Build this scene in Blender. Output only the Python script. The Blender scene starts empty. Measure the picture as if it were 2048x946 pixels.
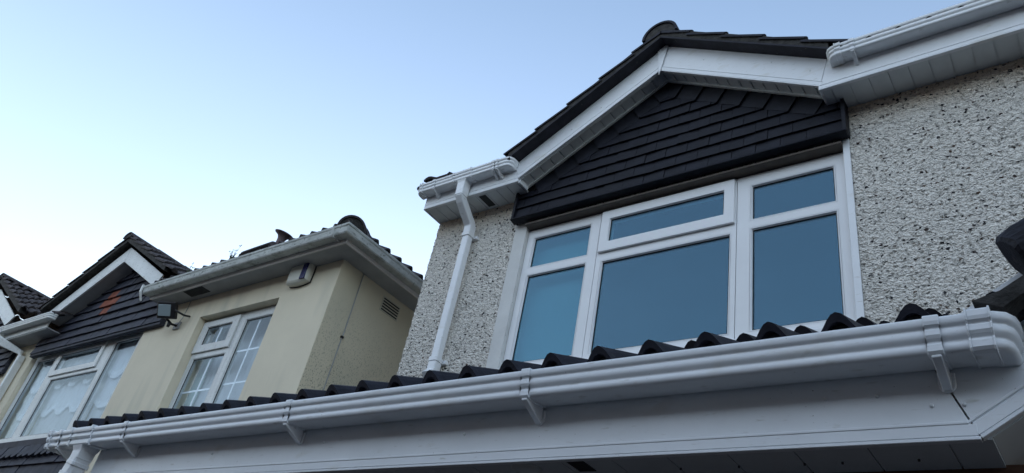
import bpy, math, random
from mathutils import Vector, Matrix, noise
random.seed(7)
S = bpy.context.scene
C = bpy.context.collection
H = 1.6                                   # camera height above the ground
R_ = math.radians

# ------------------------------------------------------------------ camera
cam = bpy.data.objects.new('camera', bpy.data.cameras.new('camera')); C.objects.link(cam)
right = Vector((0.80408379, 0.56694984, 0.17893334))
down = Vector((-0.20365319, 0.54543358, -0.81303603))
fwd = Vector((-0.5585469, 0.61730875, 0.55403544))
cam.matrix_world = Matrix.Translation((0, 0, H)) @ Matrix((right, -down, -fwd)).transposed().to_4x4()
cam.data.sensor_width = 36; cam.data.lens = 1531.0/2048*36
cam.data.clip_start = 0.05; cam.data.clip_end = 3000
S.camera = cam

# ------------------------------------------------------------------ sky and sun
SUN_EL, SUN_AZ = 6.0, 44.0                  # azimuth measured from -X towards +Y (behind the roofs on the left)
w = bpy.data.worlds.new('World'); S.world = w; w.use_nodes = True
nt = w.node_tree
bg = nt.nodes['Background']
sky = nt.nodes.new('ShaderNodeTexSky'); sky.sky_type = 'NISHITA'; sky.sun_disc = False
sky.sun_elevation = R_(SUN_EL); sky.sun_rotation = R_(-90 + SUN_AZ)
sky.altitude = 0; sky.air_density = 1.6; sky.dust_density = 0.5; sky.ozone_density = 4.0
# thin bright haze that pales the sky towards the horizon, all the way round
wn_ = nt.nodes; wl_ = nt.links
HAZE_AMP, HAZE_DEG = 2.55, 27.0
wt = wn_.new('ShaderNodeTexCoord'); wx = wn_.new('ShaderNodeSeparateXYZ'); wl_.new(wt.outputs['Generated'], wx.inputs[0])
m1 = wn_.new('ShaderNodeMath'); m1.operation = 'MAXIMUM'; m1.inputs[1].default_value = 0; wl_.new(wx.outputs[2], m1.inputs[0])
m2_ = wn_.new('ShaderNodeMath'); m2_.operation = 'ARCSINE'; wl_.new(m1.outputs[0], m2_.inputs[0])
m3_ = wn_.new('ShaderNodeMath'); m3_.operation = 'MULTIPLY'; m3_.inputs[1].default_value = -180/math.pi/HAZE_DEG; wl_.new(m2_.outputs[0], m3_.inputs[0])
m4_ = wn_.new('ShaderNodeMath'); m4_.operation = 'EXPONENT'; wl_.new(m3_.outputs[0], m4_.inputs[0])
hz = wn_.new('ShaderNodeVectorMath'); hz.operation = 'SCALE'; hz.inputs[0].default_value = (HAZE_AMP*.75, HAZE_AMP*.80, HAZE_AMP*.90); wl_.new(m4_.outputs[0], hz.inputs['Scale'])
gn = wn_.new('ShaderNodeVectorMath'); gn.operation = 'MULTIPLY'; gn.inputs[1].default_value = (1.00, .825, .80); wl_.new(sky.outputs[0], gn.inputs[0])
sm_ = wn_.new('ShaderNodeVectorMath'); sm_.operation = 'ADD'; wl_.new(gn.outputs[0], sm_.inputs[0]); wl_.new(hz.outputs[0], sm_.inputs[1])
# cloud-like glow added to the unseen sky behind the camera, brightening the facade
vy = wn_.new('ShaderNodeMapRange'); vy.interpolation_type = 'SMOOTHSTEP'; vy.inputs['From Min'].default_value = .05; vy.inputs['From Max'].default_value = -.75; wl_.new(wx.outputs[1], vy.inputs['Value'])
vn = wn_.new('ShaderNodeTexNoise'); vn.inputs['Scale'].default_value = 2.2; vn.inputs['Detail'].default_value = 4; wl_.new(wt.outputs['Generated'], vn.inputs['Vector'])
v1 = wn_.new('ShaderNodeMath'); v1.operation = 'MULTIPLY_ADD'; v1.inputs[1].default_value = .7; v1.inputs[2].default_value = .65; wl_.new(vn.outputs['Fac'], v1.inputs[0])
v2_ = wn_.new('ShaderNodeMath'); v2_.operation = 'MULTIPLY'; wl_.new(v1.outputs[0], v2_.inputs[0]); wl_.new(vy.outputs[0], v2_.inputs[1])
v3 = wn_.new('ShaderNodeVectorMath'); v3.operation = 'SCALE'; v3.inputs[0].default_value = (.98, 1.06, 1.18); wl_.new(v2_.outputs[0], v3.inputs['Scale'])
v4 = wn_.new('ShaderNodeVectorMath'); v4.operation = 'ADD'; wl_.new(sm_.outputs[0], v4.inputs[0]); wl_.new(v3.outputs[0], v4.inputs[1])
wl_.new(v4.outputs[0], bg.inputs[0]); bg.inputs[1].default_value = 0.15
sun = bpy.data.objects.new('sun', bpy.data.lights.new('sun', 'SUN')); C.objects.link(sun)
sun.data.energy = 0.3; sun.data.angle = R_(3); sun.data.color = (1, .86, .7)
sd = Vector((-math.cos(R_(SUN_AZ))*math.cos(R_(SUN_EL)), math.sin(R_(SUN_AZ))*math.cos(R_(SUN_EL)), math.sin(R_(SUN_EL))))
sun.rotation_euler = sd.to_track_quat('Z', 'Y').to_euler(); sun.location = (-20, 5, 20)
S.view_settings.view_transform = 'Standard'; S.view_settings.look = 'None'
S.view_settings.exposure = 1.88; S.view_settings.gamma = 1

# ------------------------------------------------------------------ materials
def mat(name, base, rough=.5, spec=.5, var=.0, vscale=8, var2=None, bump=0, bscale=60, bdist=.002, coat=0):
    """base colour broken up by two octaves of noise; optional fine bump"""
    m = bpy.data.materials.new(name); m.use_nodes = True
    n, l = m.node_tree.nodes, m.node_tree.links
    p = n['Principled BSDF']; p.inputs['Roughness'].default_value = rough
    p.inputs['Specular IOR Level'].default_value = spec
    tc = n.new('ShaderNodeTexCoord')
    nz = n.new('ShaderNodeTexNoise'); nz.inputs['Scale'].default_value = vscale; nz.inputs['Detail'].default_value = 6
    nz.inputs['Roughness'].default_value = .65
    l.new(tc.outputs['Object'], nz.inputs['Vector'])
    rp = n.new('ShaderNodeValToRGB')
    lo = [max(0, c*(1-var)) for c in base] if var2 is None else list(var2)
    hi = [min(1, c*(1+var)) for c in base]
    rp.color_ramp.elements[0].color = (*lo, 1); rp.color_ramp.elements[1].color = (*hi, 1)
    rp.color_ramp.elements[0].position = .3; rp.color_ramp.elements[1].position = .7
    l.new(nz.outputs['Fac'], rp.inputs['Fac']); l.new(rp.outputs['Color'], p.inputs['Base Color'])
    if bump:
        b = n.new('ShaderNodeBump'); b.inputs['Strength'].default_value = bump; b.inputs['Distance'].default_value = bdist
        nb = n.new('ShaderNodeTexNoise'); nb.inputs['Scale'].default_value = bscale; nb.inputs['Detail'].default_value = 5
        l.new(tc.outputs['Object'], nb.inputs['Vector']); l.new(nb.outputs['Fac'], b.inputs['Height'])
        l.new(b.outputs['Normal'], p.inputs['Normal'])
    m['p'] = 0
    return m

def node(m, t, **kw):
    nd = m.node_tree.nodes.new(t)
    for k, v in kw.items(): setattr(nd, k, v)
    return nd

def specks(m, scale, thresh, col, stretch=(1, 1, 1), soft=.03, mask=None):
    """lay small dark specks over whatever drives the base colour"""
    n, l = m.node_tree.nodes, m.node_tree.links
    p = n['Principled BSDF']; src = p.inputs['Base Color'].links[0].from_socket
    tc = n.new('ShaderNodeTexCoord'); mp = n.new('ShaderNodeMapping'); mp.inputs['Scale'].default_value = stretch
    nz = n.new('ShaderNodeTexNoise'); nz.inputs['Scale'].default_value = scale; nz.inputs['Detail'].default_value = 3
    l.new(tc.outputs['Object'], mp.inputs[0]); l.new(mp.outputs[0], nz.inputs['Vector'])
    rp = n.new('ShaderNodeValToRGB'); rp.color_ramp.elements[0].position = thresh; rp.color_ramp.elements[1].position = thresh+soft
    l.new(nz.outputs['Fac'], rp.inputs['Fac'])
    mx = n.new('ShaderNodeMixRGB'); mx.inputs['Color2'].default_value = (*col, 1)
    fac = rp.outputs['Color']
    if mask:
        mu = n.new('ShaderNodeMath'); mu.operation = 'MULTIPLY'; l.new(fac, mu.inputs[0]); l.new(mask(m, tc), mu.inputs[1]); fac = mu.outputs[0]
    l.new(fac, mx.inputs['Fac']); l.new(src, mx.inputs['Color1']); l.new(mx.outputs[0], p.inputs['Base Color'])

def band(axis, a, b):
    """0 at coordinate a, 1 at coordinate b (object space)"""
    def f(m, tc):
        n, l = m.node_tree.nodes, m.node_tree.links
        sx = n.new('ShaderNodeSeparateXYZ'); l.new(tc.outputs['Object'], sx.inputs[0])
        mr = n.new('ShaderNodeMapRange'); mr.inputs['From Min'].default_value = a; mr.inputs['From Max'].default_value = b
        l.new(sx.outputs[axis], mr.inputs['Value']); return mr.outputs['Result']
    return f

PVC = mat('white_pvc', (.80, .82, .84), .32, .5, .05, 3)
specks(PVC, 26, .64, (.56, .56, .53), (.6, 1, 3), .16)
specks(PVC, 5, .60, (.62, .60, .54), (1, 1, 2), .25)
specks(PVC, 140, .74, (.30, .29, .26), (1, 1, 1), .03)
PVC_NEW = mat('white_pvc_frame', (.80, .81, .82), .28, .5, .03, 4)
PVC_OLD = mat('weathered_pvc', (.66, .68, .67), .45, .4, .10, 5)
specks(PVC_OLD, 30, .62, (.34, .35, .30), (1, 1, 3), .12)
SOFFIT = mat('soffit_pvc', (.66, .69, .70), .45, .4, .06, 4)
CONC = mat('gutter_concrete', (.50, .52, .50), .8, .3, .18, 7, bump=.4, bscale=40)
specks(CONC, 9, .54, (.22, .23, .20), (1, 1, 5), .22)
specks(CONC, 34, .62, (.09, .10, .08), (1, 1, 1), .14)
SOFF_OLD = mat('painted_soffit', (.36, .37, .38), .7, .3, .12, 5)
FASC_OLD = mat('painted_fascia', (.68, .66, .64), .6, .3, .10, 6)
TILE = mat('dark_roof_tile', (.019, .019, .027), .62, .22, .5, 9, bump=.6, bscale=120, bdist=.002)
specks(TILE, 30, .68, (.07, .068, .065), soft=.08)
TILE_HUNG = mat('painted_hung_tile', (.009, .010, .0165), .55, .22, .4, 9, bump=.35, bscale=80)
TILE_OLD = mat('weathered_roof_tile', (.060, .052, .055), .85, .25, .5, 10, bump=.8, bscale=70, bdist=.004)
specks(TILE_OLD, 24, .62, (.14, .13, .12), soft=.1)
HUNG_OLD = mat('slate_blue_hung_tile', (.036, .039, .056), .7, .3, .40, 7, bump=.4, bscale=60)
HUNG_RED = mat('terracotta_hung_tile', (.22, .072, .045), .8, .25, .4, 9, bump=.4, bscale=60)
MORTAR = mat('dark_mortar', (.05, .048, .046), .9, .2, .5, 20, bump=1, bscale=60, bdist=.006)
BLACK = mat('black_plastic', (.012, .012, .014), .4, .5)
RUBBER = mat('black_gasket', (.02, .02, .022), .6, .3)
VENT_DARK = mat('dark_grille', (.045, .048, .05), .7, .3)
GREY = mat('grey_cable', (.35, .36, .36), .6, .3)
CREAM = mat('cream_render', (.74, .67, .52), .9, .2, .045, 1.6, bump=.35, bscale=120, bdist=.0015)
specks(CREAM, 1.4, .55, (.52, .50, .40), (2.5, 2.5, .5), .3)
CREAM_T = mat('cream_paint_reveal', (.55, .53, .43), .85, .2, .05, 3, bump=.3, bscale=80)
REVEAL = mat('painted_plaster_reveal', (.66, .66, .64), .7, .3, .08, 5, bump=.4, bscale=50)
CURT = mat('net_curtain', (.78, .80, .82), .9, .1, .03, 8)
BLIND = mat('roller_blind', (.34, .44, .40), .9, .1, .03, 5)
NETP = 1
ROOM = mat('room_wall', (.04, .045, .055), .9, .1, .05, 2)
HEADB = mat('stained_board', (.13, .11, .095), .7, .3, .2, 8)
WOOD = mat('brown_timber', (.10, .05, .03), .6, .3, .3, 12)
NAVY = mat('navy_plastic', (.012, .014, .10), .25, .6)
ALARM = mat('cream_plastic', (.62, .62, .55), .4, .5, .04, 10)
LENS = mat('floodlight_glass', (.28, .34, .36), .15, .6)
TERRA = mat('fired_clay', (.16, .12, .125), .7, .3, .3, 18)
WEED = mat('weed_leaf', (.05, .075, .035), .8, .2, .3, 30)
GROUND = mat('driveway', (.055, .055, .057), .9, .2, .2, 3, bump=.6, bscale=50)
BRICK = mat('brick', (.13, .11, .10), .9, .2, .3, 14)

def net(m, a):
    n, l = m.node_tree.nodes, m.node_tree.links; t = n.new('ShaderNodeBsdfTransparent'); mx = n.new('ShaderNodeMixShader'); mx.inputs[0].default_value = a
    l.new(t.outputs[0], mx.inputs[1]); l.new(n['Principled BSDF'].outputs[0], mx.inputs[2]); l.new(mx.outputs[0], n['Material Output'].inputs['Surface'])
net(CURT, .55); net_hem = .9
CURT3 = mat('lace_hem', (.90, .92, .93), .9, .1, .03, 30); net(CURT3, .42)
CURT2 = mat('dense_net_curtain', (.80, .82, .84), .9, .1, .04, 6); net(CURT2, .82)
# white pebble-dash: off-white chippings, dark gaps between, a scatter of brown and black stones
def roughcast(name, wht, gap=.672, disp=False):
    m = bpy.data.materials.new(name); m.use_nodes = True
    n, l = m.node_tree.nodes, m.node_tree.links
    p = n['Principled BSDF']; p.inputs['Roughness'].default_value = .85; p.inputs['Specular IOR Level'].default_value = .25
    tc = n.new('ShaderNodeTexCoord')
    wn = n.new('ShaderNodeTexNoise'); wn.inputs['Scale'].default_value = 34; wn.inputs['Detail'].default_value = 3
    l.new(tc.outputs['Object'], wn.inputs['Vector'])
    ad = n.new('ShaderNodeMixRGB'); ad.blend_type = 'ADD'; ad.inputs['Fac'].default_value = .035
    l.new(tc.outputs['Object'], ad.inputs['Color1']); l.new(wn.outputs['Color'], ad.inputs['Color2'])
    mp = n.new('ShaderNodeMapping'); mp.inputs['Scale'].default_value = (1, 1, 1.35); l.new(ad.outputs[0], mp.inputs[0])
    v = n.new('ShaderNodeTexVoronoi'); v.inputs['Scale'].default_value = 60; l.new(mp.outputs[0], v.inputs['Vector'])
    ve = n.new('ShaderNodeTexVoronoi'); ve.feature = 'DISTANCE_TO_EDGE'; ve.inputs['Scale'].default_value = 60; l.new(mp.outputs[0], ve.inputs['Vector'])
    # gaps
    big = n.new('ShaderNodeTexNoise'); big.inputs['Scale'].default_value = 52; big.inputs['Detail'].default_value = 4
    l.new(mp.outputs[0], big.inputs['Vector'])
    gr = n.new('ShaderNodeValToRGB'); gr.color_ramp.elements[0].position = gap-.09; gr.color_ramp.elements[1].position = gap
    l.new(big.outputs['Fac'], gr.inputs['Fac'])
    base = n.new('ShaderNodeMixRGB'); base.inputs['Color1'].default_value = (*wht, 1); base.inputs['Color2'].default_value = (.34, .33, .30, 1)
    l.new(gr.outputs['Color'], base.inputs['Fac'])
    # stones chosen by the random colour of their cell
    sx = n.new('ShaderNodeSeparateColor'); 
    v2 = n.new('ShaderNodeTexVoronoi'); v2.inputs['Scale'].default_value = 44; l.new(mp.outputs[0], v2.inputs['Vector'])
    l.new(v2.outputs['Color'], sx.inputs[0])
    gt = n.new('ShaderNodeMath'); gt.operation = 'GREATER_THAN'; gt.inputs[1].default_value = .875; l.new(sx.outputs[0], gt.inputs[0])
    lt = n.new('ShaderNodeMath'); lt.operation = 'LESS_THAN'; lt.inputs[1].default_value = .42; l.new(v2.outputs['Distance'], lt.inputs[0])
    mu = n.new('ShaderNodeMath'); mu.operation = 'MULTIPLY'; l.new(gt.outputs[0], mu.inputs[0]); l.new(lt.outputs[0], mu.inputs[1])
    sr = n.new('ShaderNodeValToRGB'); e = sr.color_ramp.elements
    e[0].color = (.02, .022, .028, 1); e[1].color = (.13, .085, .06, 1); e[1].position = .75
    k = e.new(.5); k.color = (.05, .05, .055, 1); k2 = e.new(1.0); k2.color = (.28, .22, .17, 1)
    l.new(sx.outputs[1], sr.inputs['Fac'])
    m2 = n.new('ShaderNodeMixRGB'); l.new(mu.outputs[0], m2.inputs['Fac']); l.new(base.outputs[0], m2.inputs['Color1']); l.new(sr.outputs[0], m2.inputs['Color2'])
    # tan water staining along the top of the wall
    st = n.new('ShaderNodeTexNoise'); st.inputs['Scale'].default_value = 6; st.inputs['Detail'].default_value = 5; l.new(tc.outputs['Object'], st.inputs['Vector'])
    s2 = n.new('ShaderNodeSeparateXYZ'); l.new(tc.outputs['Object'], s2.inputs[0])
    mr = n.new('ShaderNodeMapRange'); mr.inputs['From Min'].default_value = 3.55+H; mr.inputs['From Max'].default_value = 3.80+H; l.new(s2.outputs[2], mr.inputs['Value'])
    ms = n.new('ShaderNodeMath'); ms.operation = 'MULTIPLY'; l.new(mr.outputs[0], ms.inputs[0]); l.new(st.outputs['Fac'], ms.inputs[1])
    m3 = n.new('ShaderNodeMixRGB'); m3.blend_type = 'MULTIPLY'; m3.inputs['Color2'].default_value = (.78, .56, .34, 1)
    l.new(ms.outputs[0], m3.inputs['Fac']); l.new(m2.outputs[0], m3.inputs['Color1'])
    l.new(m3.outputs[0], p.inputs['Base Color'])
    # relief
    hr = n.new('ShaderNodeMath'); hr.operation = 'SUBTRACT'; l.new(ve.outputs['Distance'], hr.inputs[0]); l.new(big.outputs['Fac'], hr.inputs[1])
    b = n.new('ShaderNodeBump'); b.inputs['Strength'].default_value = 1; b.inputs['Distance'].default_value = .014
    l.new(hr.outputs[0], b.inputs['Height']); l.new(b.outputs['Normal'], p.inputs['Normal'])
    if disp:                                   # real relief on the finely divided skins
        vd = n.new('ShaderNodeTexVoronoi'); vd.feature = 'SMOOTH_F1'; vd.inputs['Scale'].default_value = 52; vd.inputs['Smoothness'].default_value = .3
        l.new(mp.outputs[0], vd.inputs['Vector'])
        iv = n.new('ShaderNodeMath'); iv.operation = 'MULTIPLY_ADD'; iv.inputs[1].default_value = -1.3; iv.inputs[2].default_value = 1.0; l.new(vd.outputs['Distance'], iv.inputs[0])
        pk = n.new('ShaderNodeMath'); pk.operation = 'MULTIPLY_ADD'; pk.inputs[1].default_value = -.45; l.new(gr.outputs['Color'], pk.inputs[0]); l.new(iv.outputs[0], pk.inputs[2])
        p2 = n.new('ShaderNodeMath'); p2.operation = 'MULTIPLY_ADD'; p2.inputs[1].default_value = .35; l.new(mu.outputs[0], p2.inputs[0]); l.new(pk.outputs[0], p2.inputs[2])
        dn = n.new('ShaderNodeDisplacement'); dn.inputs['Midlevel'].default_value = .2; dn.inputs['Scale'].default_value = .0085
        l.new(p2.outputs[0], dn.inputs['Height']); l.new(dn.outputs[0], n['Material Output'].inputs['Displacement'])
        m.displacement_method = 'BOTH'
    return m
DASH = roughcast('white_pebble_dash', (.86, .82, .75))

DASH_R = roughcast('white_pebble_dash_relief', (.86, .82, .75), disp=True)
# cream side wall: same render, freckled with algae towards the corner
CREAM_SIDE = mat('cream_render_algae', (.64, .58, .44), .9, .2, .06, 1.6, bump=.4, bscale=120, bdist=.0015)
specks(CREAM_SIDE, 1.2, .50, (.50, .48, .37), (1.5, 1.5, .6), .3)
specks(CREAM_SIDE, 90, .565, (.24, .24, .18), (1, 1, .7), .06, mask=band(2, 3.45+H, 2.2+H))

def glass(name, tint, boost, base_r, gcol):
    m = bpy.data.materials.new(name); m.use_nodes = True
    n, l = m.node_tree.nodes, m.node_tree.links
    n.remove(n['Principled BSDF']); out = n['Material Output']
    g = n.new('ShaderNodeBsdfGlossy'); g.inputs['Roughness'].default_value = .015; g.inputs['Color'].default_value = (*gcol, 1)
    t = n.new('ShaderNodeBsdfTransparent'); t.inputs['Color'].default_value = (*tint, 1)
    lw = n.new('ShaderNodeLayerWeight'); lw.inputs['Blend'].default_value = .5
    fr = n.new('ShaderNodeMath'); fr.operation = 'POWER'; fr.inputs[1].default_value = 4; l.new(lw.outputs['Facing'], fr.inputs[0])
    mu = n.new('ShaderNodeMath'); mu.operation = 'MULTIPLY_ADD'; mu.use_clamp = True
    mu.inputs[1].default_value = boost; mu.inputs[2].default_value = base_r
    tc = n.new('ShaderNodeTexCoord'); nz = n.new('ShaderNodeTexNoise'); nz.inputs['Scale'].default_value = 1.3
    b = n.new('ShaderNodeBump'); b.inputs['Strength'].default_value = .5; b.inputs['Distance'].default_value = .02
    l.new(tc.outputs['Object'], nz.inputs['Vector']); l.new(nz.outputs['Fac'], b.inputs['Height']); l.new(b.outputs['Normal'], g.inputs['Normal'])
    l.new(fr.outputs[0], mu.inputs[0])
    mx = n.new('ShaderNodeMixShader'); l.new(mu.outputs[0], mx.inputs[0]); l.new(t.outputs[0], mx.inputs[1]); l.new(g.outputs[0], mx.inputs[2])
    l.new(mx.outputs[0], out.inputs['Surface'])
    return m
GLASS = glass('window_glass', (.60, .78, .84), .8, .08, (.46, .76, 1))
GLASS2 = glass('clear_window_glass', (.95, .98, 1), .22, .035, (.85, .94, 1))

# ------------------------------------------------------------------ mesh helpers
class MB:
    def __init__(s): s.v = []; s.f = []; s.sm = []
    def add(s, vs, fs, smooth=False):
        b = len(s.v); s.v += [tuple(x) for x in vs]; s.f += [tuple(b+i for i in f) for f in fs]; s.sm += [smooth]*len(fs); return s
    def box(s, x0, x1, y0, y1, z0, z1):
        return s.add([(x0,y0,z0),(x1,y0,z0),(x1,y1,z0),(x0,y1,z0),(x0,y0,z1),(x1,y0,z1),(x1,y1,z1),(x0,y1,z1)],
                     [(0,3,2,1),(4,5,6,7),(0,1,5,4),(1,2,6,5),(2,3,7,6),(3,0,4,7)])
    def prism(s, poly, y0, y1):               # polygon in XZ pushed along Y
        n = len(poly)
        vs = [(x, y0, z) for x, z in poly]+[(x, y1, z) for x, z in poly]
        return s.add(vs, [tuple(range(n)), tuple(range(2*n-1, n-1, -1))]+[(i, (i+1) % n, n+(i+1) % n, n+i)[::-1] for i in range(n)])
    def prism_x(s, poly, x0, x1):             # polygon in YZ pushed along X
        n = len(poly)
        vs = [(x0, y, z) for y, z in poly]+[(x1, y, z) for y, z in poly]
        return s.add(vs, [tuple(range(n)), tuple(range(2*n-1, n-1, -1))]+[(i, (i+1) % n, n+(i+1) % n, n+i)[::-1] for i in range(n)])
    def loft(s, rings, closed=True, caps=True, smooth=False):
        n = len(rings[0]); b = []; vs = [p for r in rings for p in r]
        for k in range(len(rings)-1):
            for i in range(n if closed else n-1):
                j = (i+1) % n; b.append((k*n+i, k*n+j, (k+1)*n+j, (k+1)*n+i))
        if caps: b.append(tuple(range(n))[::-1]); b.append(tuple((len(rings)-1)*n+i for i in range(n)))
        return s.add(vs, b, smooth)
    def tube(s, pts, r, n=12, square=False, smooth=True, r2=None):
        pts = [Vector(p) for p in pts]; rings = []
        up = Vector((0, 1, 0)) if square else None
        for i, p in enumerate(pts):
            a = pts[max(0, i-1)]; c = pts[min(len(pts)-1, i+1)]
            t = (c-a).normalized()
            ref = Vector((1, 0, 0)) if abs(t.x) < .8 else Vector((0, 1, 0))
            u = (ref - t*ref.dot(t)).normalized(); v = t.cross(u)
            # keep the section from thinning at mitres
            k = 1.0
            if 0 < i < len(pts)-1:
                k = 1/max(.5, (p-a).normalized().dot(t))
            rr = r if r2 is None else r+(r2-r)*i/(len(pts)-1)
            if square:
                q = []
                for sx, sy in ((1,1),(-1,1),(-1,-1),(1,-1)):
                    for du, dv in (((1,.8),(.8,1)) if sx*sy > 0 else ((.8,1),(1,.8))):
                        q.append(p+u*(sx*du*rr)+v*(sy*dv*rr*k))
                rings.append(q)
            else:
                rings.append([p+u*(math.cos(2*math.pi*j/n)*rr)+v*(math.sin(2*math.pi*j/n)*rr) for j in range(n)])
        return s.loft(rings, smooth=smooth and not square)
    def build(s, name, m, parent=None, bevel=0, seg=1, recalc=True, z=H):
        me = bpy.data.meshes.new(name)
        L = world_loc(parent) if parent is not None else Vector((0, 0, 0))
        me.from_pydata([(x-L.x, y-L.y, zz+z-L.z) for x, y, zz in s.v], [], s.f)
        for p, q in zip(me.polygons, s.sm): p.use_smooth = q
        me.materials.append(m); me.update()
        if recalc:
            import bmesh
            b = bmesh.new(); b.from_mesh(me); bmesh.ops.recalc_face_normals(b, faces=b.faces); b.to_mesh(me); b.free()
        o = bpy.data.objects.new(name, me); C.objects.link(o)
        if parent is not None:
            o.parent = parent; LOC[o.name] = L
        if bevel:
            d = o.modifiers.new('bevel', 'BEVEL'); d.width = bevel; d.segments = seg; d.limit_method = 'ANGLE'; d.angle_limit = R_(40)
        return o

LOC = {}
def world_loc(o): return LOC.get(o.name, Vector((0, 0, 0)))
def thing(name, label, cat, loc, group=None):
    o = bpy.data.objects.new(name, None); C.objects.link(o); o.location = loc; o.empty_display_size = .2
    o['label'] = label; o['category'] = cat
    if group: o['group'] = group
    LOC[o.name] = Vector(loc); return o
def tag(o, label, cat, group=None):
    o['label'] = label; o['category'] = cat
    if group: o['group'] = group
    return o

def clip(poly, a, b, c):                      # keep a*x+b*z+c >= 0
    out = []
    for i in range(len(poly)):
        p, q = poly[i], poly[(i+1) % len(poly)]
        dp, dq = a*p[0]+b*p[1]+c, a*q[0]+b*q[1]+c
        if dp >= 0: out.append(p)
        if (dp >= 0) != (dq >= 0):
            t = dp/(dp-dq); out.append((p[0]+(q[0]-p[0])*t, p[1]+(q[1]-p[1])*t))
    return out

# wall plate in a plane: grid of cells with rectangular holes, real thickness round the holes
def plate(mb, us, vs, holes, y0, y1, top=None):
    """us, vs: sorted cuts incl. hole edges; front at y0, back at y1"""
    us = sorted(set(us+[h[0] for h in holes]+[h[1] for h in holes])); vs = sorted(set(vs+[h[2] for h in holes]+[h[3] for h in holes]))
    def inh(a, b, c, d): return any(h[0]-1e-6 <= a and b <= h[1]+1e-6 and h[2]-1e-6 <= c and d <= h[3]+1e-6 for h in holes)
    idx = {}; V = []; F = []
    def P(i, j, k):
        if (i, j, k) not in idx: idx[i, j, k] = len(V); V.append((us[i], (y0, y1)[k], vs[j]))
        return idx[i, j, k]
    nu, nv = len(us)-1, len(vs)-1
    solid = lambda i, j: 0 <= i < nu and 0 <= j < nv and not inh(us[i], us[i+1], vs[j], vs[j+1])
    for i in range(nu):
        for j in range(nv):
            if not solid(i, j): continue
            F.append((P(i,j,0),P(i+1,j,0),P(i+1,j+1,0),P(i,j+1,0))); F.append((P(i,j,1),P(i,j+1,1),P(i+1,j+1,1),P(i+1,j,1)))
            if not solid(i-1,j): F.append((P(i,j,0),P(i,j+1,0),P(i,j+1,1),P(i,j,1)))
            if not solid(i+1,j): F.append((P(i+1,j,0),P(i+1,j,1),P(i+1,j+1,1),P(i+1,j+1,0)))
            if not solid(i,j-1): F.append((P(i,j,0),P(i,j,1),P(i+1,j,1),P(i+1,j,0)))
            if not solid(i,j+1): F.append((P(i,j+1,0),P(i+1,j+1,0),P(i+1,j+1,1),P(i,j+1,1)))
    mb.add(V, F); return mb

# ---- gutters (square-line profile; o = distance out from the fascia, z relative to the lip)
GP = [(.004,-.004),(.004,-.074),(.084,-.082),(.094,-.081),(.100,-.074),(.1005,-.064),(.0965,-.057),(.103,-.050),(.107,-.043),(.107,-.032),
      (.103,-.026),(.111,-.020),(.113,-.012),(.113,-.003),(.110,.0),(.104,-.001),(.104,-.020),(.097,-.030),(.097,-.050),(.090,-.060),(.088,-.070),(.080,-.075),(.010,-.068),(.010,-.004)]
def chaikin(p, a, b, n=2):
    for _ in range(n):
        q = p[:a+1]
        for i in range(a, b):
            x0, y0 = p[i]; x1_, y1_ = p[i+1]
            q += [(x0*.75+x1_*.25, y0*.75+y1_*.25), (x0*.25+x1_*.75, y0*.25+y1_*.75)]
        q += p[b:]; b = len(q)-(len(p)-b); p = q
    return p
GPS = chaikin(GP, 1, 14)
def gutter_run(mb, x0, x1, F, z, end0='flat', end1='flat'):
    rings = []
    GQ = GPS
    def ring(x): return [(x, F-o, z+h) for o, h in GQ]
    def wrap(xc, sgn):                         # rounded-square stop end that turns the profile back to the fascia
        rs = []
        for k in range(1, 9):
            a = math.pi/2*k/8
            rs.append([(xc+sgn*o*math.sin(a)/max(math.cos(a)**4+math.sin(a)**4, 1e-6)**.25, F-.0-o*math.cos(a)/max(math.cos(a)**4+math.sin(a)**4, 1e-6)**.25, z+h) for o, h in GQ])
        return rs
    left = []
    if end0 == 'wrap': left = wrap(x0+.112, -1)[::-1]; a = x0+.112
    else: a = x0
    b = x1-.112 if end1 == 'wrap' else x1
    n = max(1, int((b-a)/.25))
    rings = left+[ring(a+(b-a)*i/n) for i in range(n+1)]+(wrap(b, 1) if end1 == 'wrap' else [])
    mb.loft(rings, smooth=True)
    return mb
def skin_band(mb, x0, x1, F, z, t, lo=1, extra=.006):   # strap that hugs the outside of the gutter
    sk = GP[lo:15]; c = []
    out = []
    for i, (o, h) in enumerate(sk):
        # push outward: down for the floor, out for the front
        if i == 0: out.append((o, h-t))
        elif o < .085: out.append((o, h-t))
        elif h > -.004: out.append((o+t, h+t))
        else: out.append((o+t, h-(t if h < -.07 else 0)))
    out.append((.096, extra)); sk2 = list(sk)+[(.096, .0)]
    poly = out+sk2[::-1]
    mb.prism_x([(F-o, z+h) for o, h in poly], x0, x1); return mb
FOOT = .115
def bracket_mesh(x, F, z):
    mb = MB(); skin_band(mb, x-.016, x+.016, F, z, .004)
    # rounded foot screwed on the fascia below the gutter
    pts = []
    for k in range(0, 9):
        a = math.pi*k/8; pts.append((x+.018*math.cos(a), z-FOOT-.016*math.sin(a)))
    pts += [(x-.018, z-.085), (x+.018, z-.085)]
    mb.prism(pts, F-.009, F-.001)
    # web between floor strap and foot
    mb.prism_x([(F-.098, z-.080), (F-.098, z-.090), (F-.012, z-.128), (F-.009, z-.128), (F-.009, z-.078)], x-.010, x+.010)
    return mb
def bracket(x, F, z, par, m): return bracket_mesh(x, F, z).build('bracket', m, par, .0015)
def union(x, F, z, par, m, wd=.022):
    mb = MB(); skin_band(mb, x-wd, x+wd, F, z, .005, extra=.008)
    skin_band(mb, x-wd-.004, x-wd, F, z, .0075, extra=.010); skin_band(mb, x+wd, x+wd+.004, F, z, .0075, extra=.010)
    return mb.build('union_clip', m, par, .001)

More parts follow.
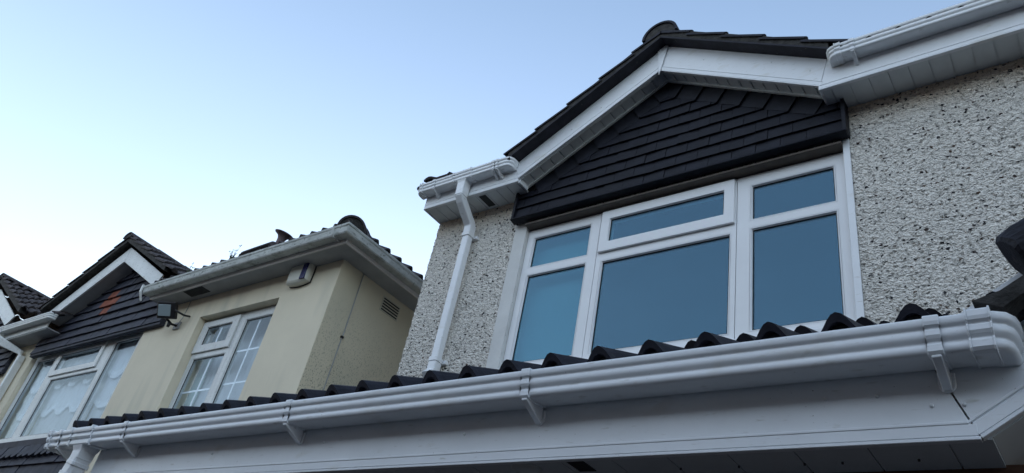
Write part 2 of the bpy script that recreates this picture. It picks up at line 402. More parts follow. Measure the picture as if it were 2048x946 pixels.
def sub_empty(name, parent):
    o = bpy.data.objects.new(name, None); C.objects.link(o); o.parent = parent; o.empty_display_size = .1
    LOC[o.name] = world_loc(parent); return o
def fascia_poly(z0, z1, t=.018):               # section with a beaded lower edge, (outward, z)
    return [(0, z1), (t, z1), (t, z0+.052), (t-.005, z0+.048), (t-.005, z0+.044), (t+.002, z0+.038), (t+.002, z0+.012), (t-.001, z0+.008), (t+.004, z0+.005), (t+.004, z0), (-.02, z0), (-.02, z0+.01), (0, z0+.01)]

def planks(mb, x0, x1, y0, y1, z, pitch=.1, gap=.004, th=.008, phase=0):
    mb.box(x0, x1, y0, y1, z+th, z+th+.006)
    x = x0
    k = math.ceil((x0-phase)/pitch)
    cuts = [x0]+[phase+i*pitch for i in range(k, k+200) if x0+.01 < phase+i*pitch < x1-.01]+[x1]
    for a, b in zip(cuts, cuts[1:]): mb.box(a+gap/2, b-gap/2, y0, y1, z, z+th+.001)
    return mb

# ---- roman-tile roof: u runs along the eaves, v up the slope
def roof_mesh(mb, O, U, V, width, length, gauge=.32, pitch=.1664, phase=0, roll=.042, lift=.032, th=.016, ns=12, edge_fn=None, jitter=.0):
    O, U, V = Vector(O), Vector(U).normalized(), Vector(V).normalized(); N = U.cross(V).normalized()
    if N.z < 0: N = -N
    nU = int(width/pitch*ns)
    us = [width*i/nU for i in range(nU+1)]
    def prof(u):
        t = ((u-phase)/pitch) % 1.0; d = min(t, 1-t)     # 0 at the crest of a roll
        return roll*math.cos(min(d/.30, 1)*math.pi/2)**1.3 if d < .30 else roll*.0
    k = 0; v = 0.0
    while v < length-1e-6:
        v1 = min(length, v+gauge)
        top = []; bot = []; far = []; und = []
        for u in us:
            tile = int((u-phase+pitch*1.5)//(pitch*2)); j = jitter*(noise.noise(Vector((tile*3.7+O.x, k*5.1, 2.2))))
            h = prof(u)*(1+.16*noise.noise(Vector((tile*7.1, k*3.3+O.y, 9.1))))
            vv = v+j
            lim = edge_fn(u) if edge_fn else 1e9
            a = min(vv, lim); b = min(v1+.01, lim)
            top.append(O+U*u+V*a+N*(h+lift)); bot.append(O+U*u+V*a+N*(h*.86+lift-th)); far.append(O+U*u+V*b+N*(h+ (lift*max(0, 1-(b-a)/gauge))))
            und.append(O+U*u+V*b+N*(h*.86-th))
        n = len(us)
        vs = [tuple(p) for p in bot+top+far+und]
        fs = []
        for i in range(n-1):
            for r in range(3): fs.append((r*n+i, r*n+i+1, (r+1)*n+i+1, (r+1)*n+i))
            fs.append((3*n+i, 3*n+i+1, i+1, i))
        fs.append((0, n, 2*n, 3*n)); fs.append((n-1, 2*n-1, 3*n-1, 4*n-1))
        mb.add(vs, fs, False); v = v1; k += 1
    return mb

def ridge_tiles(mb, A, B, r=.125, ln=.42, th=.02, seg=14, flat=.9, fill=None):
    A, B = Vector(A), Vector(B); t = (B-A).normalized(); L = (B-A).length
    side = t.cross(Vector((0, 0, 1))).normalized(); up = side.cross(t).normalized()
    n = max(1, round(L/ln))
    for i in range(n):
        rings = []
        for s_, rr in ((i*L/n, r+.006), ((i+1)*L/n+.03, r-.004)):
            c = A+t*s_
            outer = [c+side*(math.cos(math.pi*k/seg)*rr)+up*(math.sin(math.pi*k/seg)*rr*flat) for k in range(seg+1)]
            inner = [c+side*(math.cos(math.pi*k/seg)*(rr-th))+up*(math.sin(math.pi*k/seg)*(rr-th)*flat) for k in range(seg, -1, -1)]
            rings.append(outer+inner)
        mb.loft(rings)
    if fill is not None:
        c0, c1 = A+t*.012, A+t*.08
        rr = r-th+.002
        fill.loft([[c+side*(math.cos(math.pi*k/seg)*rr)+up*(math.sin(math.pi*k/seg)*rr*flat) for k in range(seg+1)] for c in (c0, c1)])
    return mb

# ---- hung tiles
def hung(mb, x0, x1, z0, z1, y, gauge=.105, tw=.175, cuts=(), camber=0.0, kick=.02, jit=.0015, skip=None, verge=()):
    """courses of overlapping tiles on a plane at depth y; cuts = half planes (a,b,c); verge = lines whose tiles are laid square to them"""
    k = 0; z = z0
    def put(poly, zb, zt, xc, seed):
        if len(poly) < 3: return
        jy = jit*noise.noise(Vector((seed*1.7, xc*9.1, zb*7.3)))*2; tl = .007*noise.noise(Vector((xc*5.3, zb*11.1, 1.3)))
        f = lambda x, zz: y-.006-kick*(1-(zz-zb)/(zt-zb+1e-9))+jy+tl*(x-xc)/tw*2
        n = len(poly)
        fr = [(x, f(x, zz), zz) for x, zz in poly]; bk = [(x, y+.004, zz) for x, zz in poly]
        mb.add(fr+bk, [tuple(range(n))]+[(i, (i+1) % n, n+(i+1) % n, n+i)[::-1] for i in range(n)])
    while z < z1-1e-6:
        zt = min(z+gauge, z1)
        off = (tw/2 if k % 2 else 0)
        x = x0-off
        while x < x1:
            a, b = max(x, x0)+.0017, min(x+tw, x1)-.0017
            if b-a > .01:
                dz = .003*noise.noise(Vector((x*4.1, z*9.7, 3.3)))
                if camber:
                    nb = 6; poly = [(a+(b-a)*i/nb, z+dz+camber*abs(i/nb-.35)**1.5*2) for i in range(nb+1)]+[(b, zt+.01), (a, zt+.01)]
                else: poly = [(a, z+dz), (b, z+dz), (b, zt+.01), (a, zt+.01)]
                for c in cuts: poly = clip(poly, *c)
                if not (skip and skip((a+b)/2, (z+zt)/2)): put(poly, z, zt, (a+b)/2, k)
            x += tw
        for (px, pz, dx, dz_, nx, nz, wd, tmax) in verge:   # point, unit direction up the verge, unit normal out to the verge
            # inner line offset wd inside; course line meets it at P
            if abs(dz_) > 1e-6:
                s0 = (z-(pz-nz*wd))/dz_; s1 = (zt-(pz-nz*wd))/dz_
                if s0 > tmax: continue
                s1 = min(s1, tmax+.0)
                P0 = (px-nx*wd+dx*s0, pz-nz*wd+dz_*s0); P1 = (px-nx*wd+dx*s1, pz-nz*wd+dz_*s1)
                Q0 = (P0[0]+nx*wd, P0[1]+nz*wd); Q1 = (P1[0]+nx*wd, P1[1]+nz*wd)
                poly = [P0, P1, Q1, Q0]
                if min(p[0] for p in poly) < x0 or max(p[0] for p in poly) > x1: continue
                L = math.hypot(P1[0]-P0[0], P1[1]-P0[1])
                def f(p, e): return (p[0], y-.008-(kick if e == 0 else 0), p[1])
                fr = [f(P0, 0), f(P1, 1), f(Q1, 1), f(Q0, 0)]; bk = [(p[0], y+.004, p[1]) for p in poly]
                mb.add(fr+bk, [(0,1,2,3)]+[(i, (i+1) % 4, 4+(i+1) % 4, 4+i)[::-1] for i in range(4)])
        z = zt; k += 1
    return mb

# ---- windows
def bead_ring(mb, x0, x1, z0, z1, y, w_, d):   # glazing bead sloping in from the frame face to the glass
    sec = [(0, 0), (w_*.35, 0.0), (w_, d), (w_, d+.02), (-.004, d+.02), (-.004, 0)]
    rings = []
    for ins, dy in sec: rings.append([(x0+ins, y+dy, z0+ins), (x1-ins, y+dy, z0+ins), (x1-ins, y+dy, z1-ins), (x0+ins, y+dy, z1-ins)])
    n = len(rings); vs = [p for r in rings for p in r]; fs = []
    for k in range(n):
        for i in range(4):
            j = (i+1) % 4; q = (k+1) % n; fs.append((k*4+i, k*4+j, q*4+j, q*4+i))
    mb.add(vs, fs); return mb
def light(win, x0, x1, z0, z1, y, jl, jr, head, cill, panes, m, gl, sash=None, gasket=True, depth=.06, k=1):
    """one coupled light of a window: frame members, bead, gasket, glass.  panes: (x0,x1,z0,z1) openings, bottom to top"""
    if k != 1:
        sc = lambda p: tuple(v*k for v in p)
        x0, x1, z0, z1 = x0*k, x1*k, z0*k, z1*k; panes = [sc(p) for p in panes]; sash = {sc(a): sc(b) for a, b in sash.items()} if sash else None
    gr = lambda p: (p[0]-.009, p[1]+.009, p[2]-.009, p[3]+.009)
    panes = [gr(p) for p in panes]; sash = {gr(a): b for a, b in sash.items()} if sash else None
    f = MB(); panes = sorted(panes, key=lambda p: p[2])
    lo, hi = panes[0], panes[-1]
    px0, px1 = min(p[0] for p in panes), max(p[1] for p in panes)
    holes = [tuple(p) for p in panes]
    plate(f, [x0, x1], [z0, z1], holes, y, y+depth)
    fr = f.build('frame', m, win, .002, 2)
    for p in panes:
        if sash and p in sash:
            s = sash[p]; sm = MB(); plate(sm, [s[0], s[1]], [s[2], s[3]], [p], y-.022, y-.002)
            so = sm.build('opening_sash', m, win, .004, 2); yy = y-.022
        else: yy = y; so = fr
        bd = MB(); bead_ring(bd, p[0], p[1], p[2], p[3], yy, .011, .014)
        bd.build('glazing_bead', m, win)
        if gasket:
            g = MB(); a = .011
            plate(g, [p[0]+a-.001, p[1]-a+.001], [p[2]+a-.001, p[3]-a+.001], [(p[0]+a+.003, p[1]-a-.003, p[2]+a+.003, p[3]-a-.003)], yy+.013, yy+.022)
            g.build('gasket', RUBBER, win)
        MB().box(p[0]+.008, p[1]-.008, yy+.020, yy+.026, p[2]+.008, p[3]-.008).build('pane', gl, win)
    return fr

# ================================================================== ADDED TERRACE (unseen, behind the camera, shades the lower fascia)
def added_terrace():
    t = thing('added_shade_terrace', 'unseen brick terrace added behind the camera to shade the lower fascia', 'terrace', (-5, -9.5, 0))
    holes = []
    for k in range(-5, 5):
        x = k*7.0
        for a in (x+.8, x+4.0):
            holes += [(a, a+1.9, 2.75, 4.0), (a, a+1.9, -.6, .9)]
    mb = MB(); plate(mb, [-36, 36], [-H, 3.9], holes, -9.5, -9.8); mb.box(-36, 36, -17, -16.8, -H, 3.9); mb.prism_x([(-9.82, 3.88), (-16.9, 3.88), (-12.8, 7.2)], -36, 36)
    mb.build('wall', BRICK, t)
    mb = MB(); mb.prism_x([(-9.1, 3.72), (-9.1, 3.86), (-12.8, 7.55), (-17.4, 3.86), (-17.4, 3.72), (-12.8, 7.36)], -36.3, 36.3); mb.build('roof', TILE_OLD, t)
    for h in holes:
        f = MB(); plate(f, [h[0], h[1]], [h[2], h[3]], [(h[0]+.07, (h[0]+h[1])/2-.035, h[2]+.07, h[3]-.07), ((h[0]+h[1])/2+.035, h[1]-.07, h[2]+.07, h[3]-.07)], -9.6, -9.66)
        fo_ = f.build('window', PVC_OLD, t)
        MB().box(h[0]+.06, h[1]-.06, -9.64, -9.63, h[2]+.06, h[3]-.06).build('pane', GLASS, fo_)
added_terrace()
# ================================================================== GROUND
g = MB(); g.box(-400, 400, -400, 400, -H-.5, -H); go = g.build('ground', GROUND); go['kind'] = 'structure'

# slanted strip helper in the XZ plane: band between offsets d0..d1 (towards +normal) along p0->p1
def strip(mb, p0, p1, d0, d1, y0, y1):
    dx, dz = p1[0]-p0[0], p1[1]-p0[1]; L = math.hypot(dx, dz); nx, nz = -dz/L, dx/L
    if nz < 0: nx, nz = -nx, -nz
    mb.prism([(p0[0]+nx*d0, p0[1]+nz*d0), (p1[0]+nx*d0, p1[1]+nz*d0), (p1[0]+nx*d1, p1[1]+nz*d1), (p0[0]+nx*d1, p0[1]+nz*d1)], y0, y1)

def board(name, poly, p0, p1, yf, parent, m, t=.018, nails=()):
    """flat plastic board in the XZ plane with a ribbed lower edge running p0->p1"""
    mb = MB(); mb.prism(poly, yf, yf+t)
    strip(mb, p0, p1, -.002, .006, yf-.006, yf+.001); strip(mb, p0, p1, .008, .034, yf-.004, yf+.001)
    strip(mb, p0, p1, .039, .045, yf-.0035, yf+.001)
    o = mb.build(name, m, parent, .0012)
    for x, z in nails:
        n = MB(); n.tube([(x, yf-.003, z), (x, yf+.002, z)], .005, 8); n.build('nail_head', GREY if m is not PVC else PVC_OLD, o)
    return o

# ================================================================== OUR HOUSE (pebble-dashed)
hs = thing('pebble_dashed_house', 'white pebble-dashed house with black tile-hung gable over its three-light window', 'house', (-2.1, 3.8, 0))
YW = 3.8; SZ = 3.772
XL, XR = -4.31, 4.2
wl = MB()
plate(wl, [XL, -3.0, -1.0, XR], [-H, 0, 2, SZ+.02], [(-3.29, -.885, 2.12, 3.56)], YW, YW+.3)
wl.box(XL, XL+.3, YW+.3, 11, -H, SZ+.02); wl.box(XR-.3, XR, YW+.3, 11, -H, SZ+.02); wl.box(XL+.3, XR-.3, 10.7, 11, -H, SZ+.02)
wall = wl.build('wall', DASH, hs)
def skin(x0, x1, z0, z1, st, corner=False):      # finely divided pebble-dash coat
    nx, nz = int((x1-x0)/st), int((z1-z0)/st); mb = MB()
    V = [(x0+(x1-x0)*i/nx, YW-.004, z0+(z1-z0)*j/nz) for i in range(nx+1) for j in range(nz+1)]
    F = [(i*(nz+1)+j, (i+1)*(nz+1)+j, (i+1)*(nz+1)+j+1, i*(nz+1)+j+1) for i in range(nx) for j in range(nz)]
    if corner:                                   # wrap round the free corner of the house
        b0 = len(V); V += [(x0, YW+.12, z0+(z1-z0)*j/nz) for j in range(nz+1)]
        F += [(b0+j, j, j+1, b0+j+1) for j in range(nz)]
    mb.add(V, F, True); mb.build('pebble_dash', DASH_R, wall, recalc=False)
skin(XL-.004, -3.40, 1.95, SZ-.002, .0055, True); skin(-.846, .95, 1.95, SZ-.002, .0055)
# gable triangle backing
gb = MB(); gb.prism([(-3.36, SZ+.02), (-.88, SZ+.02), (-2.10, 4.50)], 3.741, 3.9); gb.build('gable_wall', MORTAR, hs)
rm = MB()
rm.box(-4.0, 3.9, 4.12, 8, 1.0, 1.05); rm.box(-4.0, 3.9, 4.12, 8, 3.70, 3.75); rm.box(-4.0, 3.9, 7.9, 8, 1.05, 3.70); rm.box(-4.0, -3.95, 4.12, 7.9, 1.05, 3.70); rm.box(-.5, -.45, 4.12, 7.9, 1.05, 3.70)
rm.build('room_lining', ROOM, hs)

# --- first-floor window
wn = sub_empty('window', hs)
Y0 = 3.822; KW = Y0/3.95
light(wn, -3.395, -2.709, 2.27, 3.55, Y0, 0, 0, 0, 0, [(-3.325, -2.80, 2.345, 3.10), (-3.325, -2.80, 3.186, 3.462)], PVC_NEW, GLASS, k=KW)
fp = (-2.612, -1.717, 3.252, 3.455); lp = (-2.65, -1.648-.03, 2.345, 3.085)
light(wn, -2.705, -1.630, 2.27, 3.55, Y0, 0, 0, 0, 0, [lp, fp], PVC_NEW, GLASS, k=KW, sash={fp: (-2.69, -1.640, 3.165, 3.538)})
light(wn, -1.626, -.920, 2.27, 3.55, Y0, 0, 0, 0, 0, [(-1.524, -.995, 2.345, 3.09), (-1.524, -.995, 3.176, 3.452)], PVC_NEW, GLASS, k=KW)
s_ = MB(); s_.box(-3.287, -.888, 3.77, 3.90, 2.135, 2.193); s_.build('sill', PVC_NEW, wn, .004)
b_ = MB(); b_.box(-3.27, -2.64, 3.93, 3.934, 2.25, 3.4); b_.build('blind', BLIND, wn)
rv = MB(); rv.box(-3.405, -3.288, 3.785, 3.799, 1.9, 3.52); rv.box(-3.2995, -3.2885, 3.7995, 3.86, 1.9, 3.52)
rv.build('plaster_band', REVEAL, hs, .005, 2)
tr = MB(); tr.box(-.888, -.848, 3.782, 3.797, 2.0, 3.50); tr.build('corner_trim', PVC, hs, .002)
hd = MB(); hd.box(-3.285, -.888, 3.745, 3.86, 3.447, 3.462); hd.build('head_board', HEADB, hs)

# --- tile hanging of the gable
SL = .585; nrm = math.hypot(1, SL); AP = (-2.10, 4.56)
vl = ((AP[0]-1.30, AP[1]-1.30*SL)); vr = ((AP[0]+1.30, AP[1]-1.30*SL))
ux, uz = 1/nrm, SL/nrm
cutL = (SL/nrm, -1/nrm, (-SL*AP[0]+AP[1])/nrm-.19)      # below the left slope by .19
cutR = (-SL/nrm, -1/nrm, (SL*AP[0]+AP[1])/nrm-.19)
hg = MB()
hung(hg, -3.395, -.845, 3.515, 4.40, 3.735, .0985, .165, cuts=[cutL, cutR], kick=.016,
     verge=[(AP[0]-1.52, AP[1]-1.52*SL, ux, uz, -uz, ux, .19, 1.52*nrm-.02), (AP[0]+1.52, AP[1]-1.52*SL, -ux, uz, uz, ux, .19, 1.52*nrm-.02)])
# lower corners beyond the verge zone
hung(hg, -3.40, -3.16, 3.515, 3.77, 3.7362, .0985, .165, kick=.016); hung(hg, -1.05, -.842, 3.515, 3.80, 3.7362, .0985, .165, kick=.016)
hgo = hg.build('tile_hanging', TILE_HUNG, hs)
kb = MB(); kb.prism_x([(3.702, 3.515), (3.690, 3.492), (3.752, 3.480), (3.752, 3.54), (3.735, 3.54)], -3.40, -.842)
kb.box(-3.402, -3.382, 3.70, 3.80, 3.50, 3.77); kb.box(-.862, -.840, 3.70, 3.80, 3.50, 3.80)
kb.build('tile_kick', TILE_HUNG, hs)

# --- gable boards
YF = 3.573
lowA, upA = (-2.105, 4.487), (-2.105, 4.783)
board('bargeboard', [(-3.298, 3.80), lowA, upA, (-3.40, 4.018)], (-3.298, 3.80), lowA, YF, hs, PVC, nails=[(-3.05, 4.06), (-2.6, 4.30), (-2.2, 4.62), (-2.85, 4.16)])
board('bargeboard', [lowA, (-.945, 3.80), (-.885, 4.06), upA], lowA, (-.945, 3.80), YF+.001, hs, PVC, nails=[(-1.75, 4.44), (-1.25, 4.17), (-1.0, 3.97)])
ac = MB(); ac.prism([(-2.145, 4.765), (-2.045, 4.755), (-2.108, 4.435)], YF-.011, YF-.006); ac.build('apex_cover', PVC, hs)
# --- eaves fascias
board('fascia', [(XL, SZ-.007), (-3.302, SZ-.007), (-3.302, 3.80), (-3.404, 4.016), (XL, 4.0)], (XL, SZ-.005), (-3.302, SZ-.005), YF, hs, PVC)
rf = board('fascia', [(-.952, SZ-.007), (XR, SZ-.007), (XR, 4.06), (-.882, 4.06), (-.941, 3.80)], (-.952, SZ-.005), (XR, SZ-.005), YF, hs, PVC)
# --- soffits
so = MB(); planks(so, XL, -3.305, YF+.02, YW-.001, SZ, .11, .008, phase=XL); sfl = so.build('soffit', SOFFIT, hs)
v_ = MB(); v_.box(-3.735, -3.665, 3.615, 3.765, SZ-.002, SZ+.004); v_.build('vent', VENT_DARK, sfl)
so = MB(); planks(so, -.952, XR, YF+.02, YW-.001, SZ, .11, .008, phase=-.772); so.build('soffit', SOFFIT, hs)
for bx_ in ((-3.303, -3.291, YF+.018, 3.70, SZ-.007, SZ+.05), (-.951, -.939, YF+.019, 3.70, SZ-.007, SZ+.05), (XL-.012, XL-.0005, YF+.0, YW+.02, SZ-.006, 4.0)):
    MB().box(*bx_).build('soffit_box_end', PVC, hs, .001)
# sloping soffit of the gable, planks across
for sg, nm in ((-1, 'left'), (1, 'right')):
    gs = MB(); L = 1.215*nrm
    n = int(L/.1)
    for i in range(n+1):
        a, b = i*.1+.006, min(L, (i+1)*.1-.006)
        if b <= a: continue
        P = lambda s, d: (lowA[0]+sg*s*ux + sg*uz*d*0, lowA[1]-s*uz+d)
        gs.prism([P(a, .020), P(b, .020), P(b, .034), P(a, .034)], YF+.02, 3.712)
    gs.prism([P(0, .034), P(L, .034), P(L, .044), P(0, .044)], YF+.02, 3.73)
    so_ = gs.build('gable_soffit', SOFFIT, hs)
    ed = MB(); ed.prism([P(.0, .004), P(L, .004), P(L, .020), P(0, .020)], 3.695, 3.712); ed.prism([P(.0, .004), P(L, .004), P(L, .020), P(0, .020)], YF+.02, YF+.032)
    ed.build('edge_trim', PVC_OLD, so_)

# --- gable roof: tiles, verge mortar, ridge
RS = .61; rn = math.hypot(1, RS); YV = 3.47
RA = (-2.075, 4.80)                           # underside apex of the tiles
ln = 1.42*rn
def jag(seed):                                # small irregularities along the verge are in the course jitter
    return None
gr_ = MB(); Vl = Vector((1, 0, RS)).normalized()
roof_mesh(gr_, (RA[0]-1.335, YV, RA[1]-1.335*RS), (0, 1, 0), Vl, 3.0, 1.335*rn, gauge=.325, phase=.035, roll=.040, lift=.030, ns=10)
roof_mesh(gr_, (RA[0]+1.335, YV, RA[1]-1.335*RS), (0, 1, 0), Vector((-1, 0, RS)), 3.0, 1.335*rn, gauge=.325, phase=.035, roll=.040, lift=.030, ns=10)
rfo = gr_.build('gable_roof', TILE, hs)
vm = MB()
vm.prism([(RA[0]-1.31, RA[1]-1.31*RS-.025), RA_ := (RA[0], RA[1]-.03), (RA[0]+1.22, RA[1]-1.22*RS-.03), (RA[0]+1.22, RA[1]-1.22*RS+.035), (RA[0], RA[1]+.055), (RA[0]-1.31, RA[1]-1.31*RS+.03)], YV+.012, YF+.03)
vm.build('verge_mortar', MORTAR, rfo)
uc = MB()
for sg in (-1, 1):
    p0 = (RA[0]+sg*1.30, RA[1]-1.30*RS-.052); p1 = (RA[0], RA[1]-.052)
    strip(uc, p0, p1, 0, .014, YV+.004, YF+.03)
uc.build('undercloak', TILE, rfo)
rt_ = MB(); fl = MB(); ridge_tiles(rt_, (RA[0]-.015, YV+.005, RA[1]-.01), (RA[0]-.015, 6.4, RA[1]-.01), r=.145, fill=fl, flat=1.0)
rg = rt_.build('ridge_tile', TILE, hs); fl.build('mortar_fill', MORTAR, rg)
# --- main roof, both sides of the gable, rising to a ridge
mr = MB()
roof_mesh(mr, (XL-.06, 3.50, 3.895), (1, 0, 0), (0, 1, .6), 1.02, 4.3, phase=.02, ns=8)
roof_mesh(mr, (-.80, 3.50, 3.925), (1, 0, 0), (0, 1, .6), XR+.90, 4.3, phase=.02, ns=8)
roof_mesh(mr, (XL+.9, 5.6, 3.955+2.1*.6), (1, 0, 0), (0, 1, .6), 2.7, 1.85, phase=.02, ns=8)
mro = mr.build('main_roof', TILE, hs)
bk = MB()
for a, b in ((XL+.01, -3.40), (-.86, XR-.01)): bk.prism_x([(3.62, SZ+.03), (3.62, 3.86), (4.3, 4.26), (4.3, SZ+.03)], a, b)
bk.prism_x([(4.3, SZ+.03), (4.3, 4.26), (7.2, 6.0), (10.9, 3.90), (10.9, SZ+.03)], XL+.01, XR-.01)
bk.build('roof_structure', MORTAR, mro)
ct = MB(); roof_mesh(ct, (XL-.005, 3.49, 3.985), (1, 0, 0), (0, 1, .50), .30, .40, gauge=.4, pitch=.30, phase=.06, roll=.030, ns=10); ct.build('verge_tile', TILE_OLD, mro)

# --- gutters of the upper eaves
ug = MB(); gutter_run(ug, -4.385, -3.325, YF, 3.970, 'wrap', 'wrap'); ugo = ug.build('gutter', PVC, hs)
union(-4.31, YF, 3.970, ugo, PVC, .012)
bracket(-4.165, YF, 3.970, ugo, PVC); bracket(-3.515, YF, 3.970, ugo, PVC); bracket(-3.475, YF, 3.970, ugo, PVC)
def outlet(x, F, z, par, m, w=.10, d=.10, drop=.075):
    mb = MB(); skin_band(mb, x-w, x+w, F, z, .0035, extra=.004)
    skin_band(mb, x-w-.018, x-w, F, z, .007, extra=.010); skin_band(mb, x+w, x+w+.018, F, z, .007, extra=.010)
    yc = F-.052
    def sq(r, zz): return [(x-r, yc-r, zz), (x+r, yc-r, zz), (x+r, yc+r, zz), (x-r, yc+r, zz)]
    mb.loft([sq(.050, z-.076), sq(.040, z-.105), sq(.038, z-.095-drop)])
    return mb.build('outlet', m, par, .003, 2)
outlet(-3.845, YF, 3.970, ugo, PVC, .085)
ug = MB(); gutter_run(ug, -.880, XR, YF, 4.010, 'wrap', 'flat'); ugr = ug.build('gutter', PVC, hs)
union(-.80, YF, 4.010, ugr, PVC, .014)
for x in (-.715, .35, 1.4, 2.5, 3.6): bracket(x, YF, 4.010, ugr, PVC)

# --- downpipe with swan neck
PX = -3.852
dp = MB(); dp.tube([(PX, 3.722, 3.56), (PX, 3.722, 2.235)], .0325, square=True); dpo = dp.build('downpipe', PVC, hs, .004, 2)
e = MB(); e.tube([(PX+.007, YF-.052, 3.815), (PX+.007, YF-.052, 3.735), (PX+.004, YF-.025, 3.705), (PX, 3.70, 3.585), (PX, 3.722, 3.555), (PX, 3.722, 3.475)], .037, square=True); e.build('swan_neck', PVC, dpo, .004, 2)
e = MB(); e.tube([(PX+.007, YF-.052, 3.80), (PX+.007, YF-.052, 3.735)], .042, square=True); e.build('collar', PVC, dpo, .003)
for zz in (3.47, 2.32):
    e = MB(); e.tube([(PX, 3.722, zz+.018), (PX, 3.722, zz-.018)], .041, square=True); e.box(PX-.062, PX+.062, 3.765, 3.80, zz-.014, zz+.014); e.build('pipe_clip', PVC, dpo, .002)
e = MB(); e.tube([(PX, 3.722, 2.30), (PX, 3.722, 2.22), (PX, 3.67, 2.17)], .038, square=True); e.build('shoe', PVC, dpo, .003)

# ================================================================== PORCH CANOPY in front of the house
pc = thing('porch_canopy', 'long lean-to canopy with black roll tiles and white fascia across the foreground', 'canopy', (-2.1, 1.77, 0))
FG = 1.773; LZ = .955; FB = .716
ct = MB()
roof_mesh(ct, (-4.30, 1.738, .953), (1, 0, 0), (0, 1, .50), 4.30+3.2, 2.32, gauge=.30, phase=4.30-.449+.1664*0, roll=.052, lift=.030, ns=14, jitter=.02)
cto = ct.build('roof_tiles', TILE, pc)
mf = MB(); 
for i in range(-46, 24):
    xc = -.449+.1664*i
    if xc < -4.25 or xc > -.16: continue
    pts = [(xc-.052, .972)]+[(xc-.046+.092*k/8, .974+.040*math.sin(math.pi*k/8)) for k in range(9)]+[(xc+.052, .972)]
    mf.prism(pts, 1.748, 1.80)
mf.box(-4.28, -.16, 1.75, 1.80, .93, .973); mf.build('eaves_mortar', MORTAR, cto)
gt = MB(); gutter_run(gt, -4.43, -.078, FG, LZ, 'wrap', 'wrap'); gto = gt.build('gutter', PVC, pc, .0008)
for x in (-.238, -1.330, -2.438, -3.624, -4.262): bracket(x, FG, LZ, gto, PVC)
union(-.148, FG, LZ, gto, PVC, .020); union(-4.37, FG, LZ, gto, PVC, .010)
outlet(-4.035, FG, LZ, gto, PVC, .092, drop=.05)
# fascia with riveted joints and mitre to the rising bargeboard
def fascia_long(x0, x1):
    mb = MB(); mb.prism([(x0, FB), (x1, FB), (x1-.066, FB+.16), (x1-.10, FB+.24), (x0, FB+.24)], FG, FG+.018)
    mb.box(x0, x1, FG-.006, FG+.001, FB-.002, FB+.006)
    mb.box(x0, x1-.004, FG-.004, FG+.0012, FB+.008, FB+.034)
    mb.box(x0, x1-.018, FG-.0055, FG+.0014, FB+.034, FB+.041)
    return mb
fo = fascia_long(-3.99, -.1905).build('fascia', PVC, pc, .0012)
for x, z in ((-.275, FB+.082), (-.385, FB+.115), (-.50, FB+.118), (-1.62, FB+.10), (-2.3, FB+.11), (-3.0, FB+.10)):
    n = MB(); n.tube([(x, FG-.0035, z), (x, FG+.002, z)], .0045, 10); n.build('rivet', PVC, fo)
BS = .66; x1 = 1.6
bp_ = board('bargeboard', [(-.1885, FB+.003), (x1, FB+.003+(x1+.1885)*BS), (x1, FB+.30+(x1+.1885)*BS), (-.286, FB+.242), (-.2515, FB+.16)], (-.1885, FB+.003), (x1, FB+.003+(x1+.1885)*BS), FG+.001, pc, PVC)
n = MB(); n.tube([(-.212, FG-.0035, FB+.080), (-.212, FG+.002, FB+.080)], .0045, 10); n.build('rivet', PVC, bp_)
# return fascia down the left side
rt = MB(); rt.box(-3.989, -3.972, FG+.018, 3.80, FB, 1.0); rt.build('side_fascia', PVC, pc)
sd_ = MB(); sd_.prism_x([(1.80, .90), (3.80, 1.90), (3.80, .70), (1.80, .70)], -3.97, -3.90); sd_.build('side_wall', DASH, pc)
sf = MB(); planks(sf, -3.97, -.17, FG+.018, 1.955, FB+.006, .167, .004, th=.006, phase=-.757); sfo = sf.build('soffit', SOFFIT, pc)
v_ = MB()
for k in range(9): v_.box(-1.235, -1.180, 1.80+k*.009, 1.8045+k*.009, FB+.003, FB+.0058)
v_.build('vent', VENT_DARK, sfo)
dl = MB(); rings = []
for r, zz in ((.050, FB+.0055), (.050, FB+.002), (.042, FB+.001), (.038, FB+.005)): rings.append([(-1.40+r*math.cos(t*math.pi/16), 1.835+r*math.sin(t*math.pi/16), zz) for t in range(32)])
dl.loft(rings, smooth=True); dl.build('downlight', PVC_OLD, sfo)
for x in (-.50, -.59, -.757, -.92, -.333): MB().tube([(x, 1.885, FB+.006), (x, 1.885, FB+.001)], .003, 8).build('screw', VENT_DARK, sfo)
tb = MB(); tb.box(-3.97, 1.6, 1.955, 2.02, FB-.075, FB+.012); tb.build('lintel', WOOD, pc)
pw = MB(); plate(pw, [-3.97, 1.6], [-H, FB-.076], [(-3.3, -1.4, -H+.0, .45), (-.95, .05, -H, .45)], 1.975, 2.15); pw.build('front_wall', BRICK, pc)
dr = MB(); dr.box(-3.3, -1.4, 2.04, 2.08, -H, .45)
for i in range(1, 8): dr.box(-3.3+i*.2375-.006, -3.3+i*.2375+.006, 2.033, 2.041, -H, .45)
dr.build('garage_door', WOOD, pc)
fd = MB(); fd.box(-.95, .05, 2.04, 2.08, -H, .45)
for a, b, c, d in ((-.83, -.5, -1.3, -.6), (-.4, -.07, -1.3, -.6), (-.83, -.5, -.45, .3), (-.4, -.07, -.45, .3)): fd.box(a, b, 2.028, 2.041, c, d)
fd.build('front_door', WOOD, pc, .004)
